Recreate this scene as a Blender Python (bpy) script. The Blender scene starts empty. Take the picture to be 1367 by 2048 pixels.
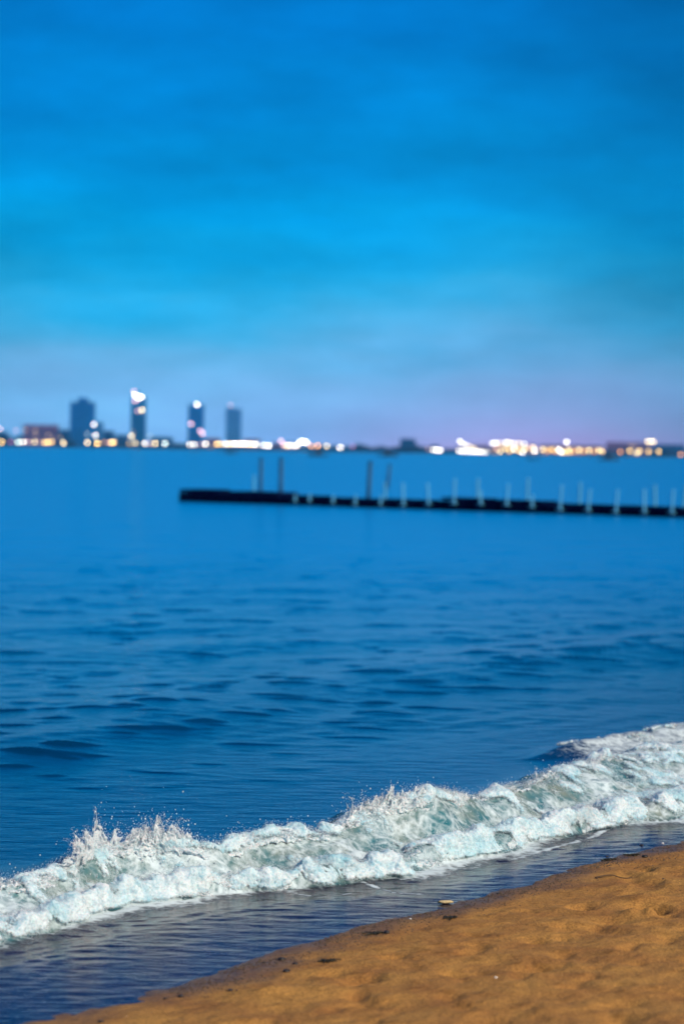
import bpy, math, random
import numpy as np
from mathutils import Matrix, Vector, Euler

random.seed(11)
rng = np.random.default_rng(11)
scene = bpy.context.scene
COL = scene.collection

# ------------------------------------------------------------------ camera
CAM_Z = 1.70
PITCH = math.radians(1.445)
ROLL = math.radians(0.92)
cam_data = bpy.data.cameras.new('camera')
cam = bpy.data.objects.new('camera', cam_data)
COL.objects.link(cam)
scene.camera = cam
CAM_ROT = (Matrix.Rotation(math.radians(90) - PITCH, 3, 'X') @ Matrix.Rotation(ROLL, 3, 'Z'))
cam.matrix_world = Matrix.Translation((0, 0, CAM_Z)) @ CAM_ROT.to_4x4()
cam_data.sensor_fit = 'VERTICAL'
cam_data.sensor_width = 24
cam_data.sensor_height = 36
cam_data.lens = 85
cam_data.clip_start = 0.1
cam_data.clip_end = 30000
cam_data.dof.use_dof = True
cam_data.dof.focus_distance = 10.0
cam_data.dof.aperture_fstop = 2.6
FPX = 2048 * 85 / 36.0

# ------------------------------------------------------------------ view
vs = scene.view_settings
vs.view_transform = 'Standard'
vs.look = 'None'
vs.gamma = 1
vs.exposure = 0.0
vs.use_curve_mapping = False

# ------------------------------------------------------------------ node helper
def nd(nt, typ, loc=None, **kw):
    n = nt.nodes.new(typ)
    for k, v in kw.items():
        setattr(n, k, v)
    return n

def setin(n, d):
    for k, v in d.items():
        n.inputs[k].default_value = v
    return n

def math_node(nt, op, a, b=None, c=None, clamp=False):
    n = nt.nodes.new('ShaderNodeMath'); n.operation = op; n.use_clamp = clamp
    for i, v in enumerate((a, b, c)):
        if v is None: continue
        if isinstance(v, (int, float)): n.inputs[i].default_value = v
        else: nt.links.new(v, n.inputs[i])
    return n.outputs[0]

def maprange(nt, v, a, b, c, d, smooth=False):
    n = nt.nodes.new('ShaderNodeMapRange')
    if smooth: n.interpolation_type = 'SMOOTHSTEP'
    nt.links.new(v, n.inputs[0])
    for i, x in zip((1, 2, 3, 4), (a, b, c, d)):
        n.inputs[i].default_value = x
    return n.outputs[0]

def mixcol(nt, fac, a, b, blend='MIX'):
    n = nt.nodes.new('ShaderNodeMix'); n.data_type = 'RGBA'; n.blend_type = blend
    fi, ai, bi = n.inputs[0], n.inputs[6], n.inputs[7]
    for s, v in ((fi, fac), (ai, a), (bi, b)):
        if isinstance(v, (int, float)): s.default_value = v
        elif isinstance(v, (tuple, list)): s.default_value = (*v, 1) if len(v) == 3 else v
        else: nt.links.new(v, s)
    return n.outputs[2]

# ------------------------------------------------------------------ sky: blue hour, thin cloud, town glow
world = bpy.data.worlds.new('World')
scene.world = world
world.use_nodes = True
wt = world.node_tree
for n in list(wt.nodes): wt.nodes.remove(n)
wo = nd(wt, 'ShaderNodeOutputWorld')
bg = nd(wt, 'ShaderNodeBackground')
tc = nd(wt, 'ShaderNodeTexCoord')
sep = nd(wt, 'ShaderNodeSeparateXYZ')
wt.links.new(tc.outputs['Generated'], sep.inputs[0])
X, Z = sep.outputs[0], sep.outputs[2]
SUN_EL = math.radians(37); SUN_AZ = math.radians(48)     # light from behind the viewer
mp = nd(wt, 'ShaderNodeMapping'); setin(mp, {'Scale': (7, 7, 34), 'Rotation': (0, math.radians(4), 0)})
wt.links.new(tc.outputs['Generated'], mp.inputs[0])
ns = nd(wt, 'ShaderNodeTexNoise'); setin(ns, {'Scale': 1.0, 'Detail': 5.0, 'Roughness': 0.55})
wt.links.new(mp.outputs[0], ns.inputs['Vector'])
mp2 = nd(wt, 'ShaderNodeMapping'); setin(mp2, {'Scale': (9, 9, 30), 'Rotation': (0, math.radians(6), 0), 'Location': (3, 1, 2)})
wt.links.new(tc.outputs['Generated'], mp2.inputs[0])
ns2 = nd(wt, 'ShaderNodeTexNoise'); setin(ns2, {'Scale': 1.0, 'Detail': 3.0})
wt.links.new(mp2.outputs[0], ns2.inputs['Vector'])
zw = math_node(wt, 'ADD', Z, math_node(wt, 'MULTIPLY', math_node(wt, 'SUBTRACT', ns.outputs[0], 0.5), 0.06))
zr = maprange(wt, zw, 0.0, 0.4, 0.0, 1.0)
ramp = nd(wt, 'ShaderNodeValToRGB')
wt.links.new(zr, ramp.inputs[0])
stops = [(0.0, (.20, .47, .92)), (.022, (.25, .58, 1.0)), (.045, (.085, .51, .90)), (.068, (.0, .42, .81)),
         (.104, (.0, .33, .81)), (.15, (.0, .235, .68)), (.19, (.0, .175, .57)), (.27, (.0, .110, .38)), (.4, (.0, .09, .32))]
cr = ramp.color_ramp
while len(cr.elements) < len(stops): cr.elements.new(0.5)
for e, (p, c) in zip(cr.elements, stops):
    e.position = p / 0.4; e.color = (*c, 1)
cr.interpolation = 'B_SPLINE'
# left is brighter than right (the last light of the day is over there)
side = math_node(wt, 'MULTIPLY', maprange(wt, X, 0.03, 0.165, 1.0, 0.64, True), maprange(wt, X, -0.2, -0.07, 0.9, 1.0, True))
side = math_node(wt, 'MULTIPLY', side, maprange(wt, ns2.outputs[0], 0.3, 0.7, 0.80, 1.14))
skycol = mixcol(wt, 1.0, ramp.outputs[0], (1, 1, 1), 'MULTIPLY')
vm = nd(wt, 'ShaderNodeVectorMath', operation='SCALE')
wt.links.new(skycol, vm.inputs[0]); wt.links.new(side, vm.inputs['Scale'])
mp3 = nd(wt, 'ShaderNodeMapping'); setin(mp3, {'Scale': (32, 32, 85), 'Rotation': (0, math.radians(-5), 0)})
wt.links.new(tc.outputs['Generated'], mp3.inputs[0])
ns3 = nd(wt, 'ShaderNodeTexNoise'); setin(ns3, {'Scale': 1.0, 'Detail': 6.0, 'Roughness': .65})
wt.links.new(mp3.outputs[0], ns3.inputs['Vector'])
vm3 = nd(wt, 'ShaderNodeVectorMath', operation='SCALE'); wt.links.new(vm.outputs[0], vm3.inputs[0])
wt.links.new(maprange(wt, ns3.outputs[0], .3, .7, .93, 1.07), vm3.inputs['Scale'])
vm = vm3
# glow of the harbour town on the low cloud
gx = math_node(wt, 'DIVIDE', math_node(wt, 'SUBTRACT', X, 0.078), 0.075)
gx = math_node(wt, 'EXPONENT', math_node(wt, 'MULTIPLY', math_node(wt, 'MULTIPLY', gx, gx), -1.0))
gz = math_node(wt, 'EXPONENT', math_node(wt, 'MULTIPLY', math_node(wt, 'ABSOLUTE', Z), -55.0))
glow = math_node(wt, 'MULTIPLY', math_node(wt, 'MULTIPLY', gx, gz), 0.72)
glowc = mixcol(wt, glow, vm.outputs[0], (.62, .36, .80))
nish = nd(wt, 'ShaderNodeTexSky', sky_type='NISHITA')
nish.sun_disc = False; nish.sun_elevation = math.radians(1.5); nish.sun_rotation = SUN_AZ + math.pi
nsc = nd(wt, 'ShaderNodeVectorMath', operation='SCALE')
wt.links.new(nish.outputs[0], nsc.inputs[0]); nsc.inputs['Scale'].default_value = 0.0006
addv = nd(wt, 'ShaderNodeVectorMath', operation='ADD')
wt.links.new(glowc, addv.inputs[0]); wt.links.new(nsc.outputs[0], addv.inputs[1])
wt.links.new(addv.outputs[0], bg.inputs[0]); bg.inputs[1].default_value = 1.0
wt.links.new(bg.outputs[0], wo.inputs[0])

# the one sun lamp: soft warm light of the promenade side, from behind the viewer
sl = bpy.data.lights.new('sun', 'SUN')
sun = bpy.data.objects.new('sun', sl); COL.objects.link(sun)
sl.energy = 4.5; sl.angle = math.radians(9); sl.color = (1.0, .93, .78)
sd = Vector((math.sin(SUN_AZ) * math.cos(SUN_EL), -math.cos(SUN_AZ) * math.cos(SUN_EL), math.sin(SUN_EL)))
sun.rotation_euler = sd.to_track_quat('Z', 'Y').to_euler()

# ------------------------------------------------------------------ helpers
def ray(px, py):
    d = Vector(((px - 683.5) / FPX, -(py - 1024) / FPX, -1))
    return CAM_ROT @ d
def at(px, py, Y):
    d = ray(px, py)
    k = Y / d.y
    return Vector((d.x * k, Y, CAM_Z + d.z * k))
def ground(px, py, z=0.0):
    d = ray(px, py)
    k = (z - CAM_Z) / d.z
    return Vector((d.x * k, d.y * k, z))

_perm = rng.permutation(256).astype(np.int64)
_perm = np.concatenate([_perm, _perm, _perm])
_grad = rng.normal(size=(256, 3)); _grad /= np.linalg.norm(_grad, axis=1)[:, None]
def perlin(x, y, z=None):
    x = np.asarray(x, float); y = np.asarray(y, float)
    z = np.zeros_like(x) if z is None else np.asarray(z, float)
    xi, yi, zi = np.floor(x), np.floor(y), np.floor(z)
    xf, yf, zf = x - xi, y - yi, z - zi
    xi = xi.astype(np.int64) & 255; yi = yi.astype(np.int64) & 255; zi = zi.astype(np.int64) & 255
    f = lambda t: t * t * t * (t * (t * 6 - 15) + 10)
    u, v, w = f(xf), f(yf), f(zf)
    out = 0
    for dx in (0, 1):
        for dy in (0, 1):
            for dz in (0, 1):
                h = _perm[_perm[_perm[xi + dx] + yi + dy] + zi + dz]
                g = _grad[h]
                dot = g[..., 0] * (xf - dx) + g[..., 1] * (yf - dy) + g[..., 2] * (zf - dz)
                out = out + dot * (u if dx else 1 - u) * (v if dy else 1 - v) * (w if dz else 1 - w)
    return out * 1.5
def fbm(x, y, z=None, octv=4, rough=0.5):
    a = 1; s = 0; f = 1
    for i in range(octv):
        s = s + a * perlin(x * f + 17.3 * i, y * f - 9.1 * i, None if z is None else z * f)
        a *= rough; f *= 2.03
    return s
def sstep(a, b, x):
    t = np.clip((x - a) / (b - a), 0, 1)
    return t * t * (3 - 2 * t)

def tag(o, label=None, cat=None, group=None, kind=None):
    if label: o['label'] = label
    if cat: o['category'] = cat
    if group: o['group'] = group
    if kind: o['kind'] = kind
    return o

def link(name, me, mat=None, parent=None, smooth=False):
    if mat is not None and not me.materials: me.materials.append(mat)
    if smooth: me.shade_smooth()
    o = bpy.data.objects.new(name, me); COL.objects.link(o)
    if parent is not None: o.parent = parent
    return o
def empty(name, loc, rz=0.0):
    o = bpy.data.objects.new(name, None); COL.objects.link(o)
    o.location = loc; o.rotation_euler = (0, 0, rz); o.empty_display_size = 0.2
    return o

class MB:
    def __init__(s): s.v = []; s.f = []
    def box(s, x0, x1, y0, y1, z0, z1, taper=0.0):
        b = len(s.v); t = taper
        s.v += [(x0, y0, z0), (x1, y0, z0), (x1, y1, z0), (x0, y1, z0),
                (x0 + t, y0 + t, z1), (x1 - t, y0 + t, z1), (x1 - t, y1 - t, z1), (x0 + t, y1 - t, z1)]
        s.f += [(b, b + 3, b + 2, b + 1), (b + 4, b + 5, b + 6, b + 7), (b, b + 1, b + 5, b + 4), (b + 1, b + 2, b + 6, b + 5),
                (b + 2, b + 3, b + 7, b + 6), (b + 3, b, b + 4, b + 7)]
        return s
    def tube(s, pts, rad, n=8):
        pts = [Vector(p) for p in pts]
        b = len(s.v)
        for i, p in enumerate(pts):
            d = (pts[min(i + 1, len(pts) - 1)] - pts[max(i - 1, 0)]).normalized()
            a = d.orthogonal().normalized(); c = d.cross(a)
            r = rad[i] if isinstance(rad, (list, tuple)) else rad
            for k in range(n):
                t = 2 * math.pi * k / n
                s.v.append(tuple(p + (a * math.cos(t) + c * math.sin(t)) * r))
        for i in range(len(pts) - 1):
            for k in range(n):
                k2 = (k + 1) % n
                s.f.append((b + i * n + k, b + i * n + k2, b + (i + 1) * n + k2, b + (i + 1) * n + k))
        s.f.append(tuple(b + k for k in reversed(range(n))))
        e = b + (len(pts) - 1) * n
        s.f.append(tuple(e + k for k in range(n)))
        return s
    def prism(s, poly, z0, z1):
        b = len(s.v); n = len(poly)
        s.v += [(x, y, z0) for x, y in poly] + [(x, y, z1) for x, y in poly]
        s.f.append(tuple(reversed(range(b, b + n)))); s.f.append(tuple(range(b + n, b + 2 * n)))
        for i in range(n):
            j = (i + 1) % n
            s.f.append((b + i, b + j, b + n + j, b + n + i))
        return s
    def mesh(s, name):
        me = bpy.data.meshes.new(name); me.from_pydata(s.v, [], s.f); me.update(); return me
    def build(s, name, mat, parent=None, smooth=False):
        return link(name, s.mesh(name), mat, parent, smooth)

def bevel(o, w, seg=2):
    m = o.modifiers.new('bevel', 'BEVEL'); m.width = w; m.segments = seg; m.limit_method = 'ANGLE'
    return o

def grid_mesh(name, P):
    """P: (n,m,3) array"""
    n, m, _ = P.shape
    me = bpy.data.meshes.new(name)
    me.vertices.add(n * m); me.vertices.foreach_set('co', P.reshape(-1).astype(np.float32))
    idx = np.arange(n * m).reshape(n, m)
    q = np.stack([idx[:-1, :-1], idx[1:, :-1], idx[1:, 1:], idx[:-1, 1:]], -1).reshape(-1)
    nf = (n - 1) * (m - 1)
    me.loops.add(nf * 4); me.loops.foreach_set('vertex_index', q.astype(np.int32))
    me.polygons.add(nf); me.polygons.foreach_set('loop_start', np.arange(0, nf * 4, 4, dtype=np.int32))
    me.polygons.foreach_set('loop_total', np.full(nf, 4, dtype=np.int32))
    me.update(calc_edges=True); me.validate()
    return me
def add_attr(me, name, arr):
    a = me.attributes.new(name, 'FLOAT', 'POINT')
    a.data.foreach_set('value', np.asarray(arr, np.float32).reshape(-1))

# ------------------------------------------------------------------ materials
def new_mat(name):
    m = bpy.data.materials.new(name); m.use_nodes = True
    nt = m.node_tree; p = nt.nodes['Principled BSDF']
    return m, nt, p
def simple(name, col, rough=0.6, metal=0.0, noise=0.25, scale=4.0, bump=0.0, bscale=30):
    m, nt, p = new_mat(name)
    tcn = nd(nt, 'ShaderNodeTexCoord')
    n = nd(nt, 'ShaderNodeTexNoise'); setin(n, {'Scale': scale, 'Detail': 5.0})
    nt.links.new(tcn.outputs['Object'], n.inputs['Vector'])
    f = maprange(nt, n.outputs[0], 0.3, 0.7, 0, 1)
    c = mixcol(nt, f, tuple(x * (1 - noise) for x in col), tuple(min(1, x * (1 + noise)) for x in col))
    nt.links.new(c, p.inputs['Base Color'])
    setin(p, {'Roughness': rough, 'Metallic': metal})
    if bump:
        n2 = nd(nt, 'ShaderNodeTexNoise'); setin(n2, {'Scale': bscale, 'Detail': 6.0})
        nt.links.new(tcn.outputs['Object'], n2.inputs['Vector'])
        b = nd(nt, 'ShaderNodeBump'); setin(b, {'Strength': bump, 'Distance': 0.02})
        nt.links.new(n2.outputs[0], b.inputs['Height']); nt.links.new(b.outputs[0], p.inputs['Normal'])
    return m
def emit(name, col, strength):
    m = bpy.data.materials.new(name); m.use_nodes = True; nt = m.node_tree
    for n in list(nt.nodes): nt.nodes.remove(n)
    o = nd(nt, 'ShaderNodeOutputMaterial'); e = nd(nt, 'ShaderNodeEmission')
    e.inputs[0].default_value = (*col, 1); e.inputs[1].default_value = strength
    nt.links.new(e.outputs[0], o.inputs[0])
    return m

# ================================================================== SHORE FRAME
A = math.radians(50)
T = np.array([math.cos(A), math.sin(A)]); N = np.array([-math.sin(A), math.cos(A)])
def ts(p): return (p[0] * T[0] + p[1] * T[1], p[0] * N[0] + p[1] * N[1])
def xy(t, s): return t * T[0] + s * N[0], t * T[1] + s * N[1]

crest_px = [(0, 1768, .10), (100, 1742, .12), (200, 1706, .13), (300, 1692, .14), (400, 1690, .14), (500, 1672, .14), (640, 1655, .14),
            (720, 1630, .15), (850, 1612, .16), (940, 1594, .15), (1090, 1548, .16), (1200, 1515, .15), (1290, 1498, .14), (1367, 1486, .13)]
front_px = [(0, 1882), (100, 1850), (280, 1800), (420, 1782), (650, 1765), (800, 1742), (1000, 1700), (1110, 1668), (1230, 1644), (1367, 1628)]
shore_px = [(130, 2040), (300, 2000), (450, 1950), (640, 1890), (800, 1840), (960, 1800), (1060, 1775), (1180, 1735), (1367, 1688)]
crest_t, crest_s, crest_h = zip(*[(*ts(ground(x, y, z * 1.1)), z) for x, y, z in crest_px])
front_t, front_s = zip(*[ts(ground(x, y, .01)) for x, y in front_px])
shore_t, shore_s = zip(*[ts(ground(x, y, 0)) for x, y in shore_px])
def tab(t, tt, ss): return np.interp(t, tt, ss)
def s_crest(t): return tab(t, crest_t, crest_s) + 0.03 * perlin(t * 2.3, t * 0 + 3.3)
BUMPS = [(ts(ground(x, y, .15))[0], a, w) for x, y, a, w in ((772, 1615, .050, .14), (830, 1612, .025, .14), (905, 1600, .028, .09), (318, 1690, .035, .14), (712, 1635, .025, .07), (195, 1710, .02, .1))]
def h_crest(t):
    h = tab(t, crest_t, crest_h) * (1 + 0.22 * perlin(t * 2.7, t * 0 + 8.1))
    for tb, a, w in BUMPS: h = h + a * np.exp(-((t - tb) / w) ** 2)
    return h
def s_front(t): return tab(t, front_t, front_s) + 0.05 * perlin(t * 3.1, t * 0 + 1.3) + 0.02 * perlin(t * 11, t * 0 + 5)
def s_shore(t): return tab(t, shore_t, shore_s) + .035 * perlin(t * 1.6, t * 0 + 2.7) + .018 * perlin(t * 5.2, t * 0 + 9.4)
print('crest', [(round(a, 2), round(b, 2)) for a, b in zip(crest_t, crest_s)])
print('front', [(round(a, 2), round(b, 2)) for a, b in zip(front_t, front_s)])
print('shore', [(round(a, 2), round(b, 2)) for a, b in zip(shore_t, shore_s)])

# directional wave set (world metres)
WAVES = []
for i in range(46):
    lam = 10 ** random.uniform(math.log10(.16), math.log10(3.2))
    ang = math.radians(random.gauss(0, 38))
    d = N * math.cos(ang) + T * math.sin(ang)
    WAVES.append((d[0] * 2 * math.pi / lam, d[1] * 2 * math.pi / lam, random.uniform(0, 6.28), 0.0018 * lam ** 0.75 , lam))
def sea_ripple(x, y, cell):
    z = np.zeros_like(x)
    for kx, ky, ph, a, lam in WAVES:
        fade = sstep(2.2, 4.5, lam / cell)
        w = np.sin(kx * x + ky * y + ph)
        z += a * fade * (w + 0.25 * (w * w - 0.5) * 1.6) * 0.55
    return z

def wave_profile(t, s):
    """height of the breaking wave above still water, plus masks"""
    sf, sc, H = s_front(t), s_crest(t), h_crest(t)
    w = np.maximum(sc - sf, 0.15)
    q = (s - sf) / w
    front = 0.34 * sstep(0.0, 0.16, q) - 0.05 * sstep(.18, .42, q) + 0.71 * sstep(.42, .98, q)
    back = np.exp(-np.clip(q - 1, 0, None) ** 2 * (w / .34) ** 2)
    z = H * np.where(q < 1, front, back)
    z = z - 0.012 * np.exp(-((s - sf + .12) / .12) ** 2)
    return z, q
# second, thinner line of foam behind, right part
sec_px = [(1060, 1512, .03), (1150, 1490, .05), (1230, 1472, .06), (1320, 1458, .07), (1400, 1450, .07)]
sec_t, sec_s, sec_h = zip(*[(*ts(ground(x, y, z)), z) for x, y, z in sec_px])
print('sec', [(round(a, 2), round(b, 2)) for a, b in zip(sec_t, sec_s)])

def sec_height(t, s):
    H = tab(t, sec_t, sec_h) * sstep(sec_t[0] - .1, sec_t[0] + .5, t)
    return H * np.exp(-((s - tab(t, sec_t, sec_s)) / .16) ** 2)

def graded(core0, core1, step, lo, hi, g=1.045, mid=None):
    a = list(np.arange(core0, core1, step))
    st = step; x = a[-1]; up = []
    while x < hi:
        if mid and x < mid[0]: st = min(st * g, mid[1])
        else: st *= g
        x += st; up.append(x)
    st = step; x = a[0]; dn = []
    while x > lo:
        st *= 1.09; x -= st; dn.append(x)
    return np.array(dn[::-1] + a + up)

# ================================================================== SEA
tg = graded(4.6, 13.6, .014, -9000, 12000, 1.03, (27, .04))
sg = graded(5.15, 7.9, .012, 4.2, 12000, 1.03, (24, .032))
TT, SS = np.meshgrid(tg, sg, indexing='ij')
WX, WY = xy(TT, SS)
dT = np.gradient(tg)[:, None]; dS = np.gradient(sg)[None, :]
cell = np.maximum(dT, dS) + 0 * TT
dist = np.sqrt(WX ** 2 + WY ** 2)
gust = 0.75 + 0.6 * fbm(TT * .35, SS * .55, octv=2)
amp = sstep(6.3, 9.5, SS) * np.clip(gust, .2, 1.5)
amp = amp * (0.45 + 0.55 * sstep(8, 16, dist))
rip = sea_ripple(WX, WY, cell) * amp
# one low swell coming in behind the breaker, running along the shore
sw_px = [(40, 1470), (330, 1412), (600, 1368), (850, 1335), (1100, 1300), (1367, 1275)]
sw_t, sw_s = zip(*[ts(ground(x, y, .03)) for x, y in sw_px])
sws = np.interp(TT, sw_t, sw_s) + .3 * perlin(TT * .5, TT * 0 + 4)
swell = (.030 + .02 * perlin(TT * .6, SS * 0 + 2.2)) * np.exp(-((SS - sws) / .75) ** 2)
# short steep chop riding on the swell
chop = np.clip(fbm(WX * 1.7 + 4, WY * 4.2, octv=2) - .32, 0, None) * .048 * np.exp(-((SS - sws + .2) / 1.3) ** 2)
chop2 = np.clip(fbm(WX * 1.3 + 40, WY * 3.4 + 9, octv=3) - .50, 0, None) * .040 * sstep(9, 12, SS) * sstep(90, 45, dist)
wz, Q = wave_profile(TT, SS)
# turbulence of the wave face
face = sstep(-.1, .1, Q) * (1 - sstep(1.0, 1.5, Q))
turb = fbm(TT * 7, SS * 7, octv=4, rough=.55)
wz = wz + face * .022 * turb
wzs = sec_height(TT, SS) * (1 + .5 * perlin(TT * 5, SS * 8))
# swash ripples in the shallow water this side of the breaker
sw = (1 - sstep(-.12, .02, Q))
rx, ry = WX, WY
shal = 0.0026 * fbm(rx * 7 + 2, ry * 17, octv=3, rough=.6) + 0.0022 * np.sin(2 * math.pi * (SS / .11 + .9 * perlin(TT * 3, SS * 3))) * (perlin(TT * 1.3, SS * 2) + .3)
shal = shal * (0.25 + 0.75 * sstep(5.45, 6.1, SS))
WZ = rip + swell + chop + chop2 + wz + wzs + shal * sw
P = np.stack([WX, WY, WZ], -1)
me = grid_mesh('sea', P)
depth = sstep(6.2, 9.0, SS)
add_attr(me, 'deep', sstep(-.1, .25, Q) * 0.35 + sstep(1.0, 2.2, Q) * .65)
add_attr(me, 'face', face)
# lacy foam: on the wave, just in front of its foot, and on the second line
lace = face * (.72 + .4 * fbm(TT * 3, SS * 3, octv=2))
foot = np.exp(-np.clip(-Q, 0, None) / .32) * (Q < 0.02) * (.85 + 1.1 * perlin(TT * 1.9 + 5, SS * 0 + 4.4))
lace = np.maximum(lace, foot)
secb = sstep(sec_t[0] - .2, sec_t[0] + .7, TT) * np.exp(-((SS - tab(TT, sec_t, sec_s) + .12) / .34) ** 2)
lace = np.maximum(lace, secb * .85)
behind = np.exp(-np.clip(Q - 1, 0, None) / .35) * (Q > 1) * .5 * (perlin(TT * 4, SS * 3) + .4)
lace = np.maximum(lace, behind)
def trace(pl, w, a):
    """a thin line of foam left lying on the backwash"""
    global lace
    g = [ground(x, y) for x, y in pl]; best = np.full(TT.shape, 9.0)
    for p0, p1 in zip(g[:-1], g[1:]):
        ex, ey = p1.x - p0.x, p1.y - p0.y; L2 = ex * ex + ey * ey
        u_ = np.clip(((WX - p0.x) * ex + (WY - p0.y) * ey) / L2, 0, 1)
        best = np.minimum(best, np.hypot(WX - p0.x - u_ * ex, WY - p0.y - u_ * ey))
    best = best + .008 * perlin(WX * 14, WY * 9)
    lace = np.maximum(lace, a * np.exp(-(best / w) ** 2) * (.8 + .5 * perlin(WX * 9, WY * 6)))
trace([(690, 1752), (750, 1768), (790, 1785), (860, 1789)], .016, 1.0)
trace([(560, 1775), (640, 1790), (700, 1782)], .02, .8)
trace([(1030, 1712), (1110, 1688), (1170, 1674), (1215, 1655)], .022, 1.0)
trace([(905, 1799), (935, 1803), (968, 1811)], .012, 1.1)
trace([(1130, 1742), (1165, 1736), (1180, 1742)], .014, .9)
trace([(870, 1740), (960, 1728), (1040, 1712)], .014, .7)
trace([(420, 1830), (560, 1812), (700, 1800)], .012, .55)
trace([(160, 1900), (300, 1872), (420, 1850)], .012, .5)
add_attr(me, 'lace', np.clip(lace, 0, 1))
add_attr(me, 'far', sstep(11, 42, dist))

m_sea, nt, p = new_mat('sea_water')
tcn = nd(nt, 'ShaderNodeTexCoord')
aD = nd(nt, 'ShaderNodeAttribute', attribute_name='deep'); aF = nd(nt, 'ShaderNodeAttribute', attribute_name='face')
aL = nd(nt, 'ShaderNodeAttribute', attribute_name='lace'); aR = nd(nt, 'ShaderNodeAttribute', attribute_name='far')
n1 = nd(nt, 'ShaderNodeTexNoise'); setin(n1, {'Scale': 5.0, 'Detail': 5.0, 'Roughness': .6})
nt.links.new(tcn.outputs['Object'], n1.inputs['Vector'])
nb = nd(nt, 'ShaderNodeTexNoise'); setin(nb, {'Scale': .22, 'Detail': 3.0})
nt.links.new(tcn.outputs['Object'], nb.inputs['Vector'])
shallowc = mixcol(nt, maprange(nt, n1.outputs[0], .35, .65, 0, 1), (.003, .004, .020), (.018, .006, .020))
deepc = mixcol(nt, maprange(nt, nb.outputs[0], .35, .65, 0, 1), (.0, .022, .068), (.0, .032, .095))
deepc = mixcol(nt, aR.outputs['Fac'], deepc, (.0, .225, .60))  # grazing sky reflection on far water is put into the base colour
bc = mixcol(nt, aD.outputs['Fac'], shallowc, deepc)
facec = mixcol(nt, maprange(nt, n1.outputs[0], .4, .66, 0, 1), (.03, .16, .19), (.20, .24, .20))
bc = mixcol(nt, math_node(nt, 'MULTIPLY', aF.outputs['Fac'], .95), bc, facec)
# lace pattern
wv = nd(nt, 'ShaderNodeTexNoise'); setin(wv, {'Scale': 6.0, 'Detail': 3.0})
nt.links.new(tcn.outputs['Object'], wv.inputs['Vector'])
vadd = nd(nt, 'ShaderNodeVectorMath', operation='MULTIPLY_ADD'); nt.links.new(wv.outputs['Color'], vadd.inputs[0])
vadd.inputs[1].default_value = (.14, .14, .14); nt.links.new(tcn.outputs['Object'], vadd.inputs[2])
vo = nd(nt, 'ShaderNodeTexVoronoi', feature='DISTANCE_TO_EDGE'); setin(vo, {'Scale': 17.0})
nt.links.new(vadd.outputs[0], vo.inputs['Vector'])
fine = nd(nt, 'ShaderNodeTexNoise'); setin(fine, {'Scale': 42.0, 'Detail': 4.0, 'Roughness': .7})
nt.links.new(tcn.outputs['Object'], fine.inputs['Vector'])
mid_ = nd(nt, 'ShaderNodeTexNoise'); setin(mid_, {'Scale': 9.0, 'Detail': 8.0, 'Roughness': .72, 'Distortion': 1.2})
nt.links.new(tcn.outputs['Object'], mid_.inputs['Vector'])
edge = maprange(nt, vo.outputs[0], 0.0, 0.3, 1.0, 0.0)
lacev = math_node(nt, 'ADD', math_node(nt, 'MULTIPLY', edge, .14), math_node(nt, 'ADD', math_node(nt, 'MULTIPLY', fine.outputs[0], .35), math_node(nt, 'MULTIPLY', mid_.outputs[0], .75)))
lf = math_node(nt, 'SUBTRACT', math_node(nt, 'ADD', lacev, math_node(nt, 'MULTIPLY', aL.outputs['Fac'], .62)), .86)
lf = maprange(nt, lf, 0.0, .42, 0, 1, True)
lf = math_node(nt, 'MULTIPLY', lf, maprange(nt, aL.outputs['Fac'], 0.04, .25, 0, 1))
bc = mixcol(nt, math_node(nt, 'MULTIPLY', lf, .85), bc, (.72, .80, .82))
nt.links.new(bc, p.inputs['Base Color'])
rg = math_node(nt, 'ADD', maprange(nt, aR.outputs['Fac'], 0, 1, .10, .24), math_node(nt, 'MULTIPLY', lf, .5))
nt.links.new(rg, p.inputs['Roughness'])
setin(p, {'IOR': 1.333})
mpn = nd(nt, 'ShaderNodeMapping'); setin(mpn, {'Scale': (3.2, 9.0, 9.0)})
nt.links.new(tcn.outputs['Object'], mpn.inputs[0])
bn = nd(nt, 'ShaderNodeTexNoise'); setin(bn, {'Scale': 1.3, 'Detail': 6.0, 'Roughness': .58})
nt.links.new(mpn.outputs[0], bn.inputs['Vector'])
mpf = nd(nt, 'ShaderNodeMapping'); setin(mpf, {'Scale': (.5, 1.0, 1.0)})
nt.links.new(tcn.outputs['Object'], mpf.inputs[0])
bf = nd(nt, 'ShaderNodeTexNoise'); setin(bf, {'Scale': .9, 'Detail': 5.0, 'Roughness': .6})
nt.links.new(mpf.outputs[0], bf.inputs['Vector'])
b1 = nd(nt, 'ShaderNodeBump'); setin(b1, {'Strength': 1.0, 'Distance': .006}); nt.links.new(bn.outputs[0], b1.inputs['Height'])
b2 = nd(nt, 'ShaderNodeBump'); setin(b2, {'Distance': .11}); nt.links.new(bf.outputs[0], b2.inputs['Height'])
nt.links.new(aR.outputs['Fac'], b2.inputs['Strength']); nt.links.new(b1.outputs[0], b2.inputs['Normal'])
b3 = nd(nt, 'ShaderNodeBump'); setin(b3, {'Strength': .8, 'Distance': .006}); nt.links.new(lf, b3.inputs['Height'])
nt.links.new(b2.outputs[0], b3.inputs['Normal'])
nt.links.new(b3.outputs[0], p.inputs['Normal'])
sea = link('sea', me, m_sea, smooth=True)
tag(sea, 'blue evening sea with low ripples and a small breaker', kind='structure')

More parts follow.
